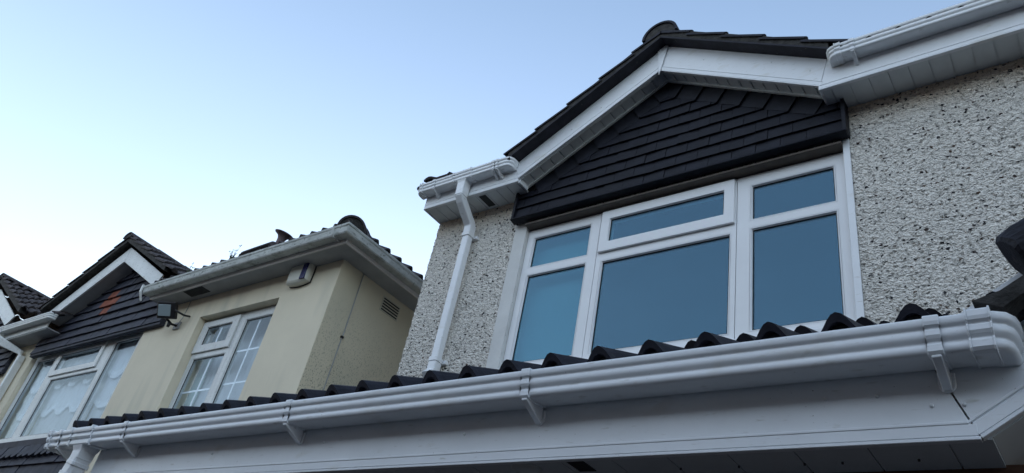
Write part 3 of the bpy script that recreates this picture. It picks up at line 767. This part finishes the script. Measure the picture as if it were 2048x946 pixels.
# gable of the porch on the right: sloping soffit, infill, verge and cap tiles
gs = MB()
gs.prism([(-.17, FB+.012), (1.6, FB+.012+1.77*BS), (1.6, FB+.03+1.77*BS), (-.17, FB+.03)], FG+.02, 2.2); gs.build('gable_soffit', SOFFIT, pc)
gi = MB(); gi.prism([(-.15, FB), (1.6, FB), (1.6, FB+1.75*BS)], 2.2, 2.25); gi.build('gable_infill', SOFFIT, pc)
vt = MB()
Vp = Vector((1, 0, BS)); O = (.0, 1.70, 1.045)
roof_mesh(vt, O, (0, 1, 0), Vp, 2.1, 2.0, gauge=.30, phase=.02, roll=.05, lift=.045, th=.055, ns=12)
vto = vt.build('porch_roof', TILE, pc)
vr_ = MB()
def vroll(s0, s1, r0, r1, y, dz=0):
    rings = []
    for s_, r in [(s0, r0*.86), (s0+.006, r0)]+[(s0+(s1-s0)*q/12, r0+(r1-r0)*q/12) for q in range(1, 13)]:
        c = Vector((-.060+s_, y, 1.092+s_*BS+dz)); A = Vector((1, 0, BS)).normalized(); B = Vector((0, 1, 0)); N = Vector((-BS, 0, 1)).normalized()
        rings.append([c+B*(math.cos(2*math.pi*k/28)*r)+N*(math.sin(2*math.pi*k/28)*r*(1.0 if math.sin(2*math.pi*k/28) > 0 else .8)) for k in range(28)])
    vr_.loft(rings, smooth=True)
vroll(0, .36, .064, .056, 1.70); vroll(.33, .75, .066, .058, 1.70, .006); vroll(.72, 1.2, .066, .058, 1.70, .012)
vr_.v = [tuple(Vector(v)+noise.noise_vector(Vector(v)*22)*.006+noise.noise_vector(Vector(v)*60)*.003) for v in vr_.v]; vr_.sm = [False]*len(vr_.f)
vr_.build('verge_roll', TILE, vto)
mm = MB(); mm.prism([(-.10, .965), (.9, .965+1.0*BS), (.9, 1.10+.97*BS), (-.02, 1.075), (-.045, 1.040), (-.10, 1.006), (-.155, .990)], 1.675, 1.80); mm.build('verge_mortar', MORTAR, vto)
# downpipe at the left end of the canopy
PX2 = -4.035; PY = FG-.052
dp = MB(); dp.tube([(PX2, PY, .80), (PX2-.03, PY, .62), (PX2-.06, PY, .45), (PX2-.06, PY, -H+.05)], .0325, square=True); dpo = dp.build('downpipe', PVC, pc, .004, 2)
e = MB(); e.tube([(PX2, PY, .842), (PX2-.001, PY, .835), (PX2-.024, PY, .745), (PX2-.030, PY, .70)], .040, square=True); e.build('offset_bend', PVC, dpo, .004, 2)
e = MB(); e.tube([(PX2-.004, PY, .80), (PX2-.008, PY, .780)], .0435, square=True); e.build('collar', PVC, dpo, .002)
e = MB(); e.tube([(PX2-.026, PY, .745), (PX2-.030, PY, .725)], .0435, square=True); e.build('collar', PVC, dpo, .002)

# ================================================================== CREAM HOUSE next door
ch = thing('cream_rendered_house', 'cream rendered house next door with blue-grey tile-hung gable and mossy gutter', 'house', (-9, 3.8, 0))
CXR, CXL = -5.53, -12.30; CS = 3.690
W2 = (-7.77, -6.368, 2.20, 3.386); W1 = (-11.93, -8.93, 2.12, 3.50)
cw = MB(); plate(cw, [CXL, -8, CXR], [-H, 0, CS+.02], [W2, W1], 3.80, 4.05); cw.build('wall', CREAM, ch)
cs_ = MB(); cs_.box(CXR-.25, CXR, 4.05, 9.5, -H, CS+.02); cs_.box(CXL, CXR-.25, 9.25, 9.5, -H, CS+.02)
cs_.box(CXR-.0, CXR+.004, 3.803, 4.05, -H, CS+.02); cs_.build('side_wall', CREAM_SIDE, ch)
rm = MB(); rm.box(CXL, CXR-.26, 4.06, 8, 1.0, 1.05); rm.box(CXL, CXR-.26, 4.06, 8, 3.62, 3.67); rm.box(CXL, CXR-.26, 7.9, 8, 1.05, 3.62); rm.box(-8.4, -8.35, 4.1, 7.9, 1.05, 3.62)
rm.build('room_lining', ROOM, ch)

def curtain(mb, x0, x1, z0, z1, y, scallop=.0, waves=9, amp=.012):
    nx = 60; nz = 10; V = []; F = []
    for i in range(nx+1):
        t = i/nx; x = x0+(x1-x0)*t
        zb = z0+scallop*(1-abs(math.sin(t*math.pi*waves/2)))
        for j in range(nz+1):
            s = j/nz; V.append((x, y+amp*math.sin(t*math.pi*waves*2+.6*math.sin(s*3))*(1-.4*s)+.004*noise.noise(Vector((x*5, s*3, y))), zb+(z1-zb)*s))
    for i in range(nx):
        for j in range(nz): a = i*(nz+1)+j; F.append((a, a+nz+1, a+nz+2, a+1))
    mb.add(V, F, True); return mb

# small window
w2 = sub_empty('window', ch); Yc = 3.895
fp = (-7.645, -7.19, 3.058, 3.272); lpn = (-7.70, -7.12, 2.27, 2.897); rp_ = (-6.975, -6.45, 2.27, 3.272)
light(w2, -7.765, -7.052, 2.21, 3.372, Yc, 0, 0, 0, 0, [lpn, fp], PVC_OLD, GLASS2, sash={fp: (-7.757, -7.085, 2.965, 3.350)})
light(w2, -7.049, -6.372, 2.21, 3.372, Yc, 0, 0, 0, 0, [rp_], PVC_OLD, GLASS2)
gb_ = MB(); yb = Yc+.034
gb_.box(-6.785, -6.765, yb, yb+.008, 2.28, 3.27); gb_.box(-6.97, -6.46, yb+.001, yb+.009, 2.903, 2.923); gb_.box(-6.97, -6.46, yb+.001, yb+.009, 2.532, 2.552)
gb_.box(-7.42, -7.40, yb, yb+.008, 2.28, 2.89); gb_.box(-7.69, -7.13, yb+.001, yb+.009, 2.51, 2.53); gb_.box(-7.43, -7.41, yb-.022, yb-.014, 3.07, 3.26)
gb_.build('glazing_bars', PVC_NEW, w2)
cu = MB(); curtain(cu, -8.25, -6.20, 2.1, 3.61, 4.125, 0, 17, .012); cu.build('net_curtain', CURT2, w2)
cu = MB(); curtain(cu, -7.85, -7.66, 2.1, 3.60, 4.085, 0, 3, .015); cu.build('side_curtain', BLIND, w2)
# large window under the gable
w1 = sub_empty('window', ch); Yd = 3.86
light(w1, -11.915, -11.175, 2.14, 3.46, Yd, 0, 0, 0, 0, [(-11.82, -11.27, 2.215, 3.365)], PVC_OLD, GLASS2)
fp = (-11.075, -9.985, 3.135, 3.362); lc = (-11.06, -9.80, 2.215, 3.0)
light(w1, -11.172, -9.745, 2.14, 3.46, Yd, 0, 0, 0, 0, [lc, fp], PVC_OLD, GLASS2, sash={fp: (-11.155, -9.90, 3.055, 3.44)})
light(w1, -9.742, -8.945, 2.14, 3.46, Yd, 0, 0, 0, 0, [(-9.68, -9.10, 2.215, 3.375)], PVC_OLD, GLASS2)
cu = MB()
for a, b in ((-11.88, -11.2), (-11.15, -9.78), (-9.73, -8.98)):
    nW = max(3, int((b-a)/.19))
    curtain(cu, a, b, 2.90, 3.45, 3.955, .11, nW, .006); curtain(cu, a, b, 2.52, 3.45, 3.975, .10, nW, .006); curtain(cu, a, b, 2.15, 3.45, 3.995, 0, nW, .006)
cu.build('net_curtain', CURT, w1)
def hem(mb, x0, x1, z0, y, scallop, waves, hgt, wob=.006):
    nx = 72; V = []; F = []
    for i in range(nx+1):
        t = i/nx; x = x0+(x1-x0)*t; zb = z0+scallop*(1-abs(math.sin(t*math.pi*waves/2)))
        for j in (0, 1): V.append((x, y-.004+wob*math.sin(t*math.pi*waves*2), zb+hgt*j))
    for i in range(nx): F.append((2*i, 2*i+2, 2*i+3, 2*i+1))
    mb.add(V, F, True)
hm = MB()
for a, b in ((-11.88, -11.2), (-11.15, -9.78), (-9.73, -8.98)):
    nW = max(3, int((b-a)/.19)); hem(hm, a, b, 2.90, 3.951, .11, nW, .075); hem(hm, a, b, 2.52, 3.971, .10, nW, .075)
hm.build('lace_hem', CURT3, w1)
sl = MB(); sl.box(-11.93, -8.93, 3.77, 3.93, 2.10, 2.137); sl.build('sill', PVC_OLD, w1, .003)

# tile hanging of the gable with a terracotta diamond
cap = (-9.93, 4.52); cl, cr = .455, .53
def cutline(p, s, sg):                       # keep points under the slope through p
    return (sg*s, -1, p[1]-sg*s*p[0])
cuts = [cutline(cap, cl, 1), cutline(cap, cr, -1)]
dia = lambda x, z: abs(x+10.20)/.16+abs(z-3.98)/.30 < 1
hg = MB(); hung(hg, -11.86, -8.50, 3.42, 4.60, 3.755, .125, .21, cuts=cuts, skip=dia, kick=.028, jit=.004); hg.build('tile_hanging', HUNG_OLD, ch)
hg = MB(); hung(hg, -11.86, -8.50, 3.42, 4.60, 3.755, .125, .21, cuts=cuts, skip=lambda x, z: not dia(x, z), kick=.028, jit=.004); hg.build('diamond_tiles', HUNG_RED, ch)
gb = MB(); gb.prism([(-11.85, 3.43), (-8.51, 3.43), (-8.51, 3.72), cap, (-11.85, 3.68)], 3.757, 3.80)
gb.prism([(-11.8, 3.70), (-8.6, 3.70), (cap[0], cap[1]+.02)], 3.80, 4.0); gb.box(-11.86, -8.50, 3.735, 3.80, 3.385, 3.425); gb.build('gable_backing', HUNG_OLD, ch)
# bargeboards
YC = 3.55
bl = board('bargeboard', [(-11.40, 3.79), (-9.91, 4.452), (-9.94, 4.685), (-11.62, 3.905)], (-11.40, 3.79), (-9.91, 4.452), YC, ch, PVC_OLD)
br_ = board('bargeboard', [(-9.905, 4.452), (-8.70, 3.83), (-8.60, 3.97), (-9.935, 4.685)], (-9.905, 4.452), (-8.70, 3.83), YC+.001, ch, PVC_OLD)
gsf = MB()
for p0, p1 in (((-11.40, 3.80), (-9.905, 4.465)), ((-9.905, 4.465), (-8.60, 3.79))): strip(gsf, p0, p1, 0, .02, YC+.018, 3.76)
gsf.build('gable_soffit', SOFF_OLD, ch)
# gable roof
cr_ = MB(); CA = (-9.96, 4.80)
roof_mesh(cr_, (CA[0]-1.78, 3.46, CA[1]-1.78*.47), (0, 1, 0), (1, 0, .47), 3.2, 1.78*math.hypot(1, .47), gauge=.33, phase=.03, ns=8, jitter=.01)
roof_mesh(cr_, (CA[0]+1.72, 3.46, CA[1]-1.72*.53), (0, 1, 0), (-1, 0, .53), 3.2, 1.72*math.hypot(1, .53), gauge=.33, phase=.03, ns=8, jitter=.01)
cro = cr_.build('gable_roof', TILE_OLD, ch)
vm = MB(); vm.prism([(CA[0]-1.70, CA[1]-1.70*.47-.045), (CA[0], CA[1]-.055), (CA[0]+1.50, CA[1]-1.5*.53-.045), (CA[0]+1.50, CA[1]-1.5*.53+.02), (CA[0], CA[1]+.03), (CA[0]-1.70, CA[1]-1.70*.47+.02)], 3.475, YC+.03); vm.build('verge_mortar', MORTAR, cro)
rt_ = MB(); fl = MB(); ridge_tiles(rt_, (CA[0], 3.44, CA[1]-.005), (CA[0], 6.5, CA[1]-.005), r=.11, fill=fl, flat=.7); rg = rt_.build('ridge_tile', TILE_OLD, ch); fl.build('mortar_fill', MORTAR, rg)

# eaves of the wide bay: gutter (front + side), fascia, soffit, hipped roof
YG = 3.45                                     # outer lip of front gutter
XG = -5.145                                   # outer lip of side gutter
OG = [(0,-.005),(0,-.092),(.070,-.098),(.088,-.096),(.098,-.084),(.104,-.055),(.108,-.030),(.115,-.022),(.118,0),(.108,0),(.100,-.02),(.090,-.075),(.012,-.080),(.012,-.005)]
def og_run(mb, path):                          # path: list of (x,y) of the fascia line; offset outward (front: -y, side: +x)
    rings = []
    for k, (x, y, dx, dy) in enumerate(path): rings.append([(x+dx*o, y+dy*o, zz) for o, zz in [(o, 3.775+h) for o, h in OG]])
    mb.loft(rings); return mb
fy, fx = YG+.118, XG-.118
cg = MB(); og_run(cg, [(-8.70, fy, 0, -1), (-8.0, fy, 0, -1), (-7.0, fy, 0, -1), (-6.0, fy, 0, -1), (fx, fy, 1, -1), (fx, 5.2, 1, 0), (fx, 6.5, 1, 0), (fx, 9.6, 1, 0)])
cgo = cg.build('gutter', CONC, ch, .002)
for x in (-5.36,):
    j = MB(); j.prism_x([(YG-.004, 3.777), (YG-.004, 3.75), (YG+.012, 3.69), (YG+.03, 3.668), (fy, 3.668), (fy, 3.678), (YG+.04, 3.680), (YG+.024, 3.70), (YG+.008, 3.75), (YG+.008, 3.777)], x-.012, x+.012); j.build('joint_strap', CONC, cgo)
j = MB(); j.prism_x([(YG-.01, 3.79), (YG-.008, 3.70), (YG+.05, 3.60), (YG+.06, 3.60), (YG+.01, 3.70), (YG+.006, 3.79)], -8.735, -8.705); j.build('end_clip', PVC_OLD, cgo)
ff = MB()
zf0, zf1 = CS-.045, 3.74
ff.box(-8.66, fx+.001, fy, fy+.02, zf0, zf1); ff.box(fx-.02, fx, fy+.02, 9.5, zf0, zf1); ff.build('fascia', FASC_OLD, ch, .002)
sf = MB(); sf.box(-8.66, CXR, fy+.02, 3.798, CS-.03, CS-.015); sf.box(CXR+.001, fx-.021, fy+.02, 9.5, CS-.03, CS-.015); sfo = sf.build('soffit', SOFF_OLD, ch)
v_ = MB(); v_.box(-8.03, -7.66, 3.61, 3.73, CS-.034, CS-.0295)
for k in range(10): v_.box(-8.02+k*.036, -8.005+k*.036, 3.615, 3.725, CS-.038, CS-.034)
v_.build('vent', VENT_DARK, sfo)
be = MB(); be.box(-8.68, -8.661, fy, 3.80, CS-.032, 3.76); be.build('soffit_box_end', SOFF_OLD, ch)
hr_ = MB()
roof_mesh(hr_, (-8.62, 3.530, 3.790), (1, 0, 0), (0, 1, .6), 3.40, 3.4, phase=.03, ns=10, roll=.045, lift=.03, jitter=.01, edge_fn=lambda u: (3.40-u)*1.166 if u > 1.0 else 99)
roof_mesh(hr_, (-5.225, 9.4, 3.790), (0, -1, 0), (-1, 0, .6), 5.85, 3.4, phase=.05, ns=10, roll=.045, lift=.03, jitter=.01, edge_fn=lambda u: (5.85-u)*1.166 if u > 2.0 else 99)
hro = hr_.build('hipped_roof', TILE_OLD, ch)
ub = MB(); ub.add([(-8.6, 3.6, 3.74), (fx-.03, 3.6, 3.74), (fx-.03, 9.4, 3.74), (-8.6, 9.4, 3.74), (-8.6, 6.5, 5.45), (-8.2, 6.5, 5.45)], [(0, 1, 5, 4), (1, 2, 5), (2, 3, 4, 5), (0, 3, 4), (0, 1, 2, 3)]); ub.build('roof_structure', MORTAR, hro)
hc = MB(); fl = MB(); ridge_tiles(hc, (-5.262, 3.575, 3.800), (-8.0, 6.3, 3.800+2.74*.585), r=.135, fill=fl, flat=1.0); hco = hc.build('hip_tile', TILE_OLD, ch); fl.build('mortar_fill', MORTAR, hco)
# slipped half-round tile lying in the gutter
st = MB(); rings = []
for i, (x, r) in enumerate(((-6.93, .050), (-6.90, .062), (-6.70, .062), (-6.42, .060))):
    rings.append([(x, 3.545-math.cos(math.pi*k/10)*r, 3.842+(x+6.9)*.03+math.sin(math.pi*k/10)*r*.95) for k in range(11)])
st.loft(rings, smooth=True); st.build('loose_tile', TILE_OLD, hro)
# low tile hanging under the big window
lh = MB(); lh.box(-12.3, -8.7, 3.765, 3.80, 2.02, 2.098); lh.build('lead_apron', HUNG_OLD, ch)
lt = MB(); hung(lt, -12.3, -8.7, 1.865, 2.03, 3.775, .165, .155, camber=.055, kick=.05, jit=.003)
hung(lt, -12.3, -8.7, .95, 1.87, 3.780, .165, .20, kick=.030, jit=.006); lt.build('lower_tile_hanging', HUNG_OLD, ch)
# side-wall grille, cable
vg = MB(); plate(vg, [4.40, 4.66], [3.435, 3.60], [], 0, .004)
vg.v = [(CXR+.001+y, x, z) for x, y, z in vg.v]
vgo = vg.build('wall_grille', CREAM_T, ch)
sl_ = MB()
for k in range(5):
    z = 3.448+k*.030; sl_.box(CXR+.0051, CXR+.009, 4.415, 4.645, z, z+.014)
sl_.build('grille_slots', BLACK, vgo)
cb = MB(); cb.tube([(CXR+.008, 4.075, 3.665), (CXR+.008, 4.075, 3.0), (CXR+.008, 4.070, 2.9), (CXR+.008, 4.06, 1.9), (CXR+.008, 4.06, 0)], .0055, 6); cbo = cb.build('cable', GREY, ch)
cc = MB(); cc.box(CXR+.002, CXR+.018, 4.055, 4.085, 2.935, 2.955); cc.build('cable_clip', BLACK, cbo)

# ================================================================== FAR HOUSE (left edge)
fh = thing('far_terraced_house', 'far left house with dark tile-hung gable, white bargeboard and short gutter', 'house', (-14.5, 3.8, 0))
fw = MB(); plate(fw, [-19, CXL-.002], [-H, 0, 3.72], [], 3.80, 4.05); fw.box(-19, CXL-.27, 4.05, 9, -H, 3.72); fw.build('wall', CREAM, fh)
FA = (-14.25, 5.02)
hg = MB(); hung(hg, -15.9, -12.60, 3.22, 4.7, 3.755, .125, .21, cuts=[cutline((FA[0], 4.66), .5, 1), cutline((FA[0], 4.66), .52, -1)], kick=.028, jit=.004); hg.build('tile_hanging', HUNG_OLD, fh)
gb = MB(); gb.prism([(-15.9, 3.24), (-12.62, 3.24), (-12.62, 3.80), (FA[0], 4.66), (-15.9, 3.83)], 3.757, 3.80); gb.build('gable_backing', HUNG_OLD, fh)
board('bargeboard', [(FA[0], 4.62), (-12.98, 3.97), (-12.80, 4.10), (FA[0], 4.86)], (FA[0], 4.62), (-12.98, 3.97), YC, fh, PVC_OLD)
board('bargeboard', [(-15.6, 3.96), (FA[0]-.001, 4.62), (FA[0]-.001, 4.86), (-15.8, 4.1)], (-15.6, 3.96), (FA[0], 4.62), YC, fh, PVC_OLD)
fr = MB()
roof_mesh(fr, (FA[0]+1.85, 3.46, FA[1]-1.85*.5), (0, 1, 0), (-1, 0, .5), 3.2, 1.85*math.hypot(1, .5), gauge=.30, phase=.03, ns=10, roll=.055, lift=.04, jitter=.01)
roof_mesh(fr, (FA[0]-1.9, 3.46, FA[1]-1.9*.5), (0, 1, 0), (1, 0, .5), 3.2, 1.9*math.hypot(1, .5), gauge=.30, phase=.03, ns=10, roll=.055, lift=.04)
# front slope over the pier between the two gables
roof_mesh(fr, (-13.0, 3.50, 3.80), (1, 0, 0), (0, 1, .6), 1.9, 3.6, phase=.03, ns=8)
fro = fr.build('roof', TILE_OLD, fh)
rt_ = MB(); fl = MB(); ridge_tiles(rt_, (FA[0], 3.44, FA[1]+.02), (FA[0], 6.5, FA[1]+.02), r=.11, fill=fl, flat=.7); rg = rt_.build('ridge_tile', TILE_OLD, fh); fl.build('mortar_fill', MORTAR, rg)
vm = MB(); vm.prism([(FA[0]-1.8, FA[1]-.95), (FA[0], FA[1]-.06), (FA[0]+1.75, FA[1]-.06-1.75*.5), (FA[0]+1.75, FA[1]+.03-1.75*.5), (FA[0], FA[1]+.04), (FA[0]-1.8, FA[1]-.86)], 3.475, YC+.05)
vm.prism([(-12.9, 3.80), (-11.1, 3.80), (-11.1, 4.3), (-12.9, 4.3)], 4.3, 4.4); vm.build('verge_mortar', MORTAR, fro)
eb = MB(); planks(eb, -13.0, -11.25, YC+.0, 3.80, 3.66, .3, .003, phase=-13); eb.build('soffit', SOFF_OLD, fh)
fb = MB(); fb.box(-13.1, -11.30, YC, YC+.018, 3.655, 3.84); fb.build('fascia', PVC_OLD, fh)
fg = MB(); gutter_run(fg, -13.3, -11.10, YC, 3.835, 'flat', 'wrap'); fgo = fg.build('gutter', PVC_OLD, fh)
outlet(-12.70, YC, 3.835, fgo, PVC_OLD, .07)
dp = MB(); dp.tube([(-12.70, YC-.05, 3.72), (-12.70, YC-.05, 3.66), (-12.25, 3.73, 3.50), (-12.17, 3.74, 3.42), (-12.17, 3.74, -H+.1)], .034, square=True); dpo = dp.build('downpipe', PVC_OLD, fh, .003)
e = MB(); e.tube([(-12.17, 3.74, 3.44), (-12.17, 3.74, 3.34)], .042, square=True); e.build('collar', PVC_OLD, dpo, .003)

# ================================================================== things fixed to the houses
al = thing('alarm_box', 'cream burglar alarm box with navy side panel high on the cream wall', 'alarm', (-6.0, 3.8, 3.4+H))
def bowed(x0, x1, z0, z1, y0, y1, ins, bow=.02, n=8):
    def outline(e, y):
        p = []
        for k in range(n+1): t = k/n; p.append((x0+e+(x1-x0-2*e)*t, z0+e-bow*math.sin(math.pi*t)*1))
        for k in range(1, n+1): t = k/n; p.append((x1-e+bow*.3*math.sin(math.pi*t), z0+e+(z1-z0-2*e)*t))
        for k in range(1, n+1): t = k/n; p.append((x1-e-(x1-x0-2*e)*t, z1-e+bow*math.sin(math.pi*t)))
        for k in range(1, n): t = k/n; p.append((x0+e-bow*.3*math.sin(math.pi*t), z1-e-(z1-z0-2*e)*t))
        return [(x, y, z) for x, z in p]
    mb = MB(); mb.loft([outline(0, y1), outline(0, y0+.03), outline(ins*.4, y0+.012), outline(ins, y0)]); return mb
ax0, ax1, az0, az1 = -6.245, -5.935, 3.475, 3.675
bowed(ax0, ax1, az0, az1, 3.715, 3.79, .03).build('cover', ALARM, al)
bowed(ax0-.006, ax1+.006, az0-.006, az1+.006, 3.786, 3.80, .002).build('backplate', BLACK, al)
s = MB(); s.prism([(-6.025, az0+.008), (-5.952, az0+.008), (-5.952, az1-.008), (-6.025, az1-.008)], 3.709, 3.74); s.build('strobe_lens', NAVY, al, .006, 2)

fld = thing('floodlight', 'small black floodlight with sensor bracket on the cream wall beside the gable', 'floodlight', (-8.2, 3.8, 3.4+H))
# head: tilted flat box facing down and out
def tilted(cx, cy, cz, w_, h_, d_, rz, rx):
    M = Matrix.Translation((cx, cy, cz)) @ Matrix.Rotation(rz, 4, 'Z') @ Matrix.Rotation(rx, 4, 'X')
    mb = MB(); mb.box(-w_/2, w_/2, -d_/2, d_/2, -h_/2, h_/2); mb.v = [tuple(M @ Vector(v)) for v in mb.v]; return mb, M
mb, M = tilted(-8.16, 3.60, 3.43, .25, .19, .045, R_(22), R_(30)); hd_ = mb.build('lamp_head', BLACK, fld, .008, 2)
mb, _ = tilted(-8.16, 3.60, 3.43, .17, .13, .052, R_(22), R_(30))
mb.v = [tuple(M @ (M.inverted() @ Vector(v) + Vector((-.025, 0, 0)))) for v in mb.v]; mb.build('lamp_glass', LENS, hd_, .003)
mb = MB(); mb.tube([(-8.03, 3.62, 3.42), (-7.98, 3.72, 3.40), (-8.0, 3.795, 3.43)], .012, 8); mb.build('brace', BLACK, fld)
mb = MB(); mb.tube([(-8.20, 3.64, 3.36), (-8.18, 3.72, 3.32), (-8.18, 3.795, 3.335)], .014, 8); mb.build('arm', BLACK, fld)
mb = MB(); mb.tube([(-8.19, 3.70, 3.33), (-8.19, 3.70, 3.275)], .024, 12, r2=.016); mb.build('sensor', BLACK, fld)
mb = MB(); mb.box(-8.24, -8.12, 3.782, 3.80, 3.29, 3.38); mb.build('wall_plate', GREY, fld, .004)
mb = MB(); mb.tube([(-8.13, 3.792, 3.655), (-8.13, 3.790, 3.52), (-8.09, 3.770, 3.42), (-8.12, 3.765, 3.35), (-8.16, 3.775, 3.34)], .004, 6); mb.build('cable', GREY, fld)

fu = thing('vent_pipe', 'flared clay vent pipe leaning over the mossy gutter of the cream roof', 'vent pipe', (-6.30, 3.60, 3.84+H))
mb = MB(); ax = Vector((.25, 0, 1)).normalized(); s1 = ax.cross(Vector((0, 1, 0))).normalized(); s2 = ax.cross(s1)
prof = [(.036, -.22), (.038, .02), (.042, .05), (.056, .080), (.084, .100), (.100, .106), (.104, .114), (.098, .116), (.072, .108), (.042, .08), (.030, .04)]
B0 = Vector((-6.50, 3.63, 3.975))
mb.loft([[B0+ax*h+s1*(r*math.cos(t*math.pi/14))+s2*(r*math.sin(t*math.pi/14)) for t in range(28)] for r, h in prof], smooth=True); mb.build('flared_pipe', TERRA, fu)

def weed(name, label, x, y, z, n, h, seed, mat_=WEED, group=None):
    random.seed(seed); mb = MB()
    for i in range(n):
        a = random.uniform(-1, 1); L = h*random.uniform(.5, 1.0)
        p = [Vector((x+random.uniform(-.03, .03), y, z-.03))]
        for k in range(1, 5): p.append(p[-1]+Vector((a*L/5*(.6+.3*k)*.6+random.uniform(-.006, .006), random.uniform(-.01, .01), L/4.2)))
        mb.tube(p, .0028, 5, r2=.001)
        for k in (1, 2, 3, 4):
            for sgn in (-1, 1):
                c = p[k]; q = c+Vector((sgn*.018+random.uniform(-.008, .008), random.uniform(-.01, .01), random.uniform(.004, .02)))
                sd_ = Vector((0, .006, .006)); mb.add([c, (c+q)/2+sd_, q, (c+q)/2-sd_], [(0, 1, 2, 3)])
    o = mb.build(name, mat_, None, recalc=False); tag(o, label, 'weed', group); return o
weed('gutter_weed', 'leafy weed sprouting from the mossy gutter beside the loose tile', -7.03, 3.49, 3.80, 8, .19, 3)
weed('gutter_weed', 'thin sprig standing in the mossy gutter nearest the grey gable', -7.86, 3.49, 3.79, 3, .16, 9)
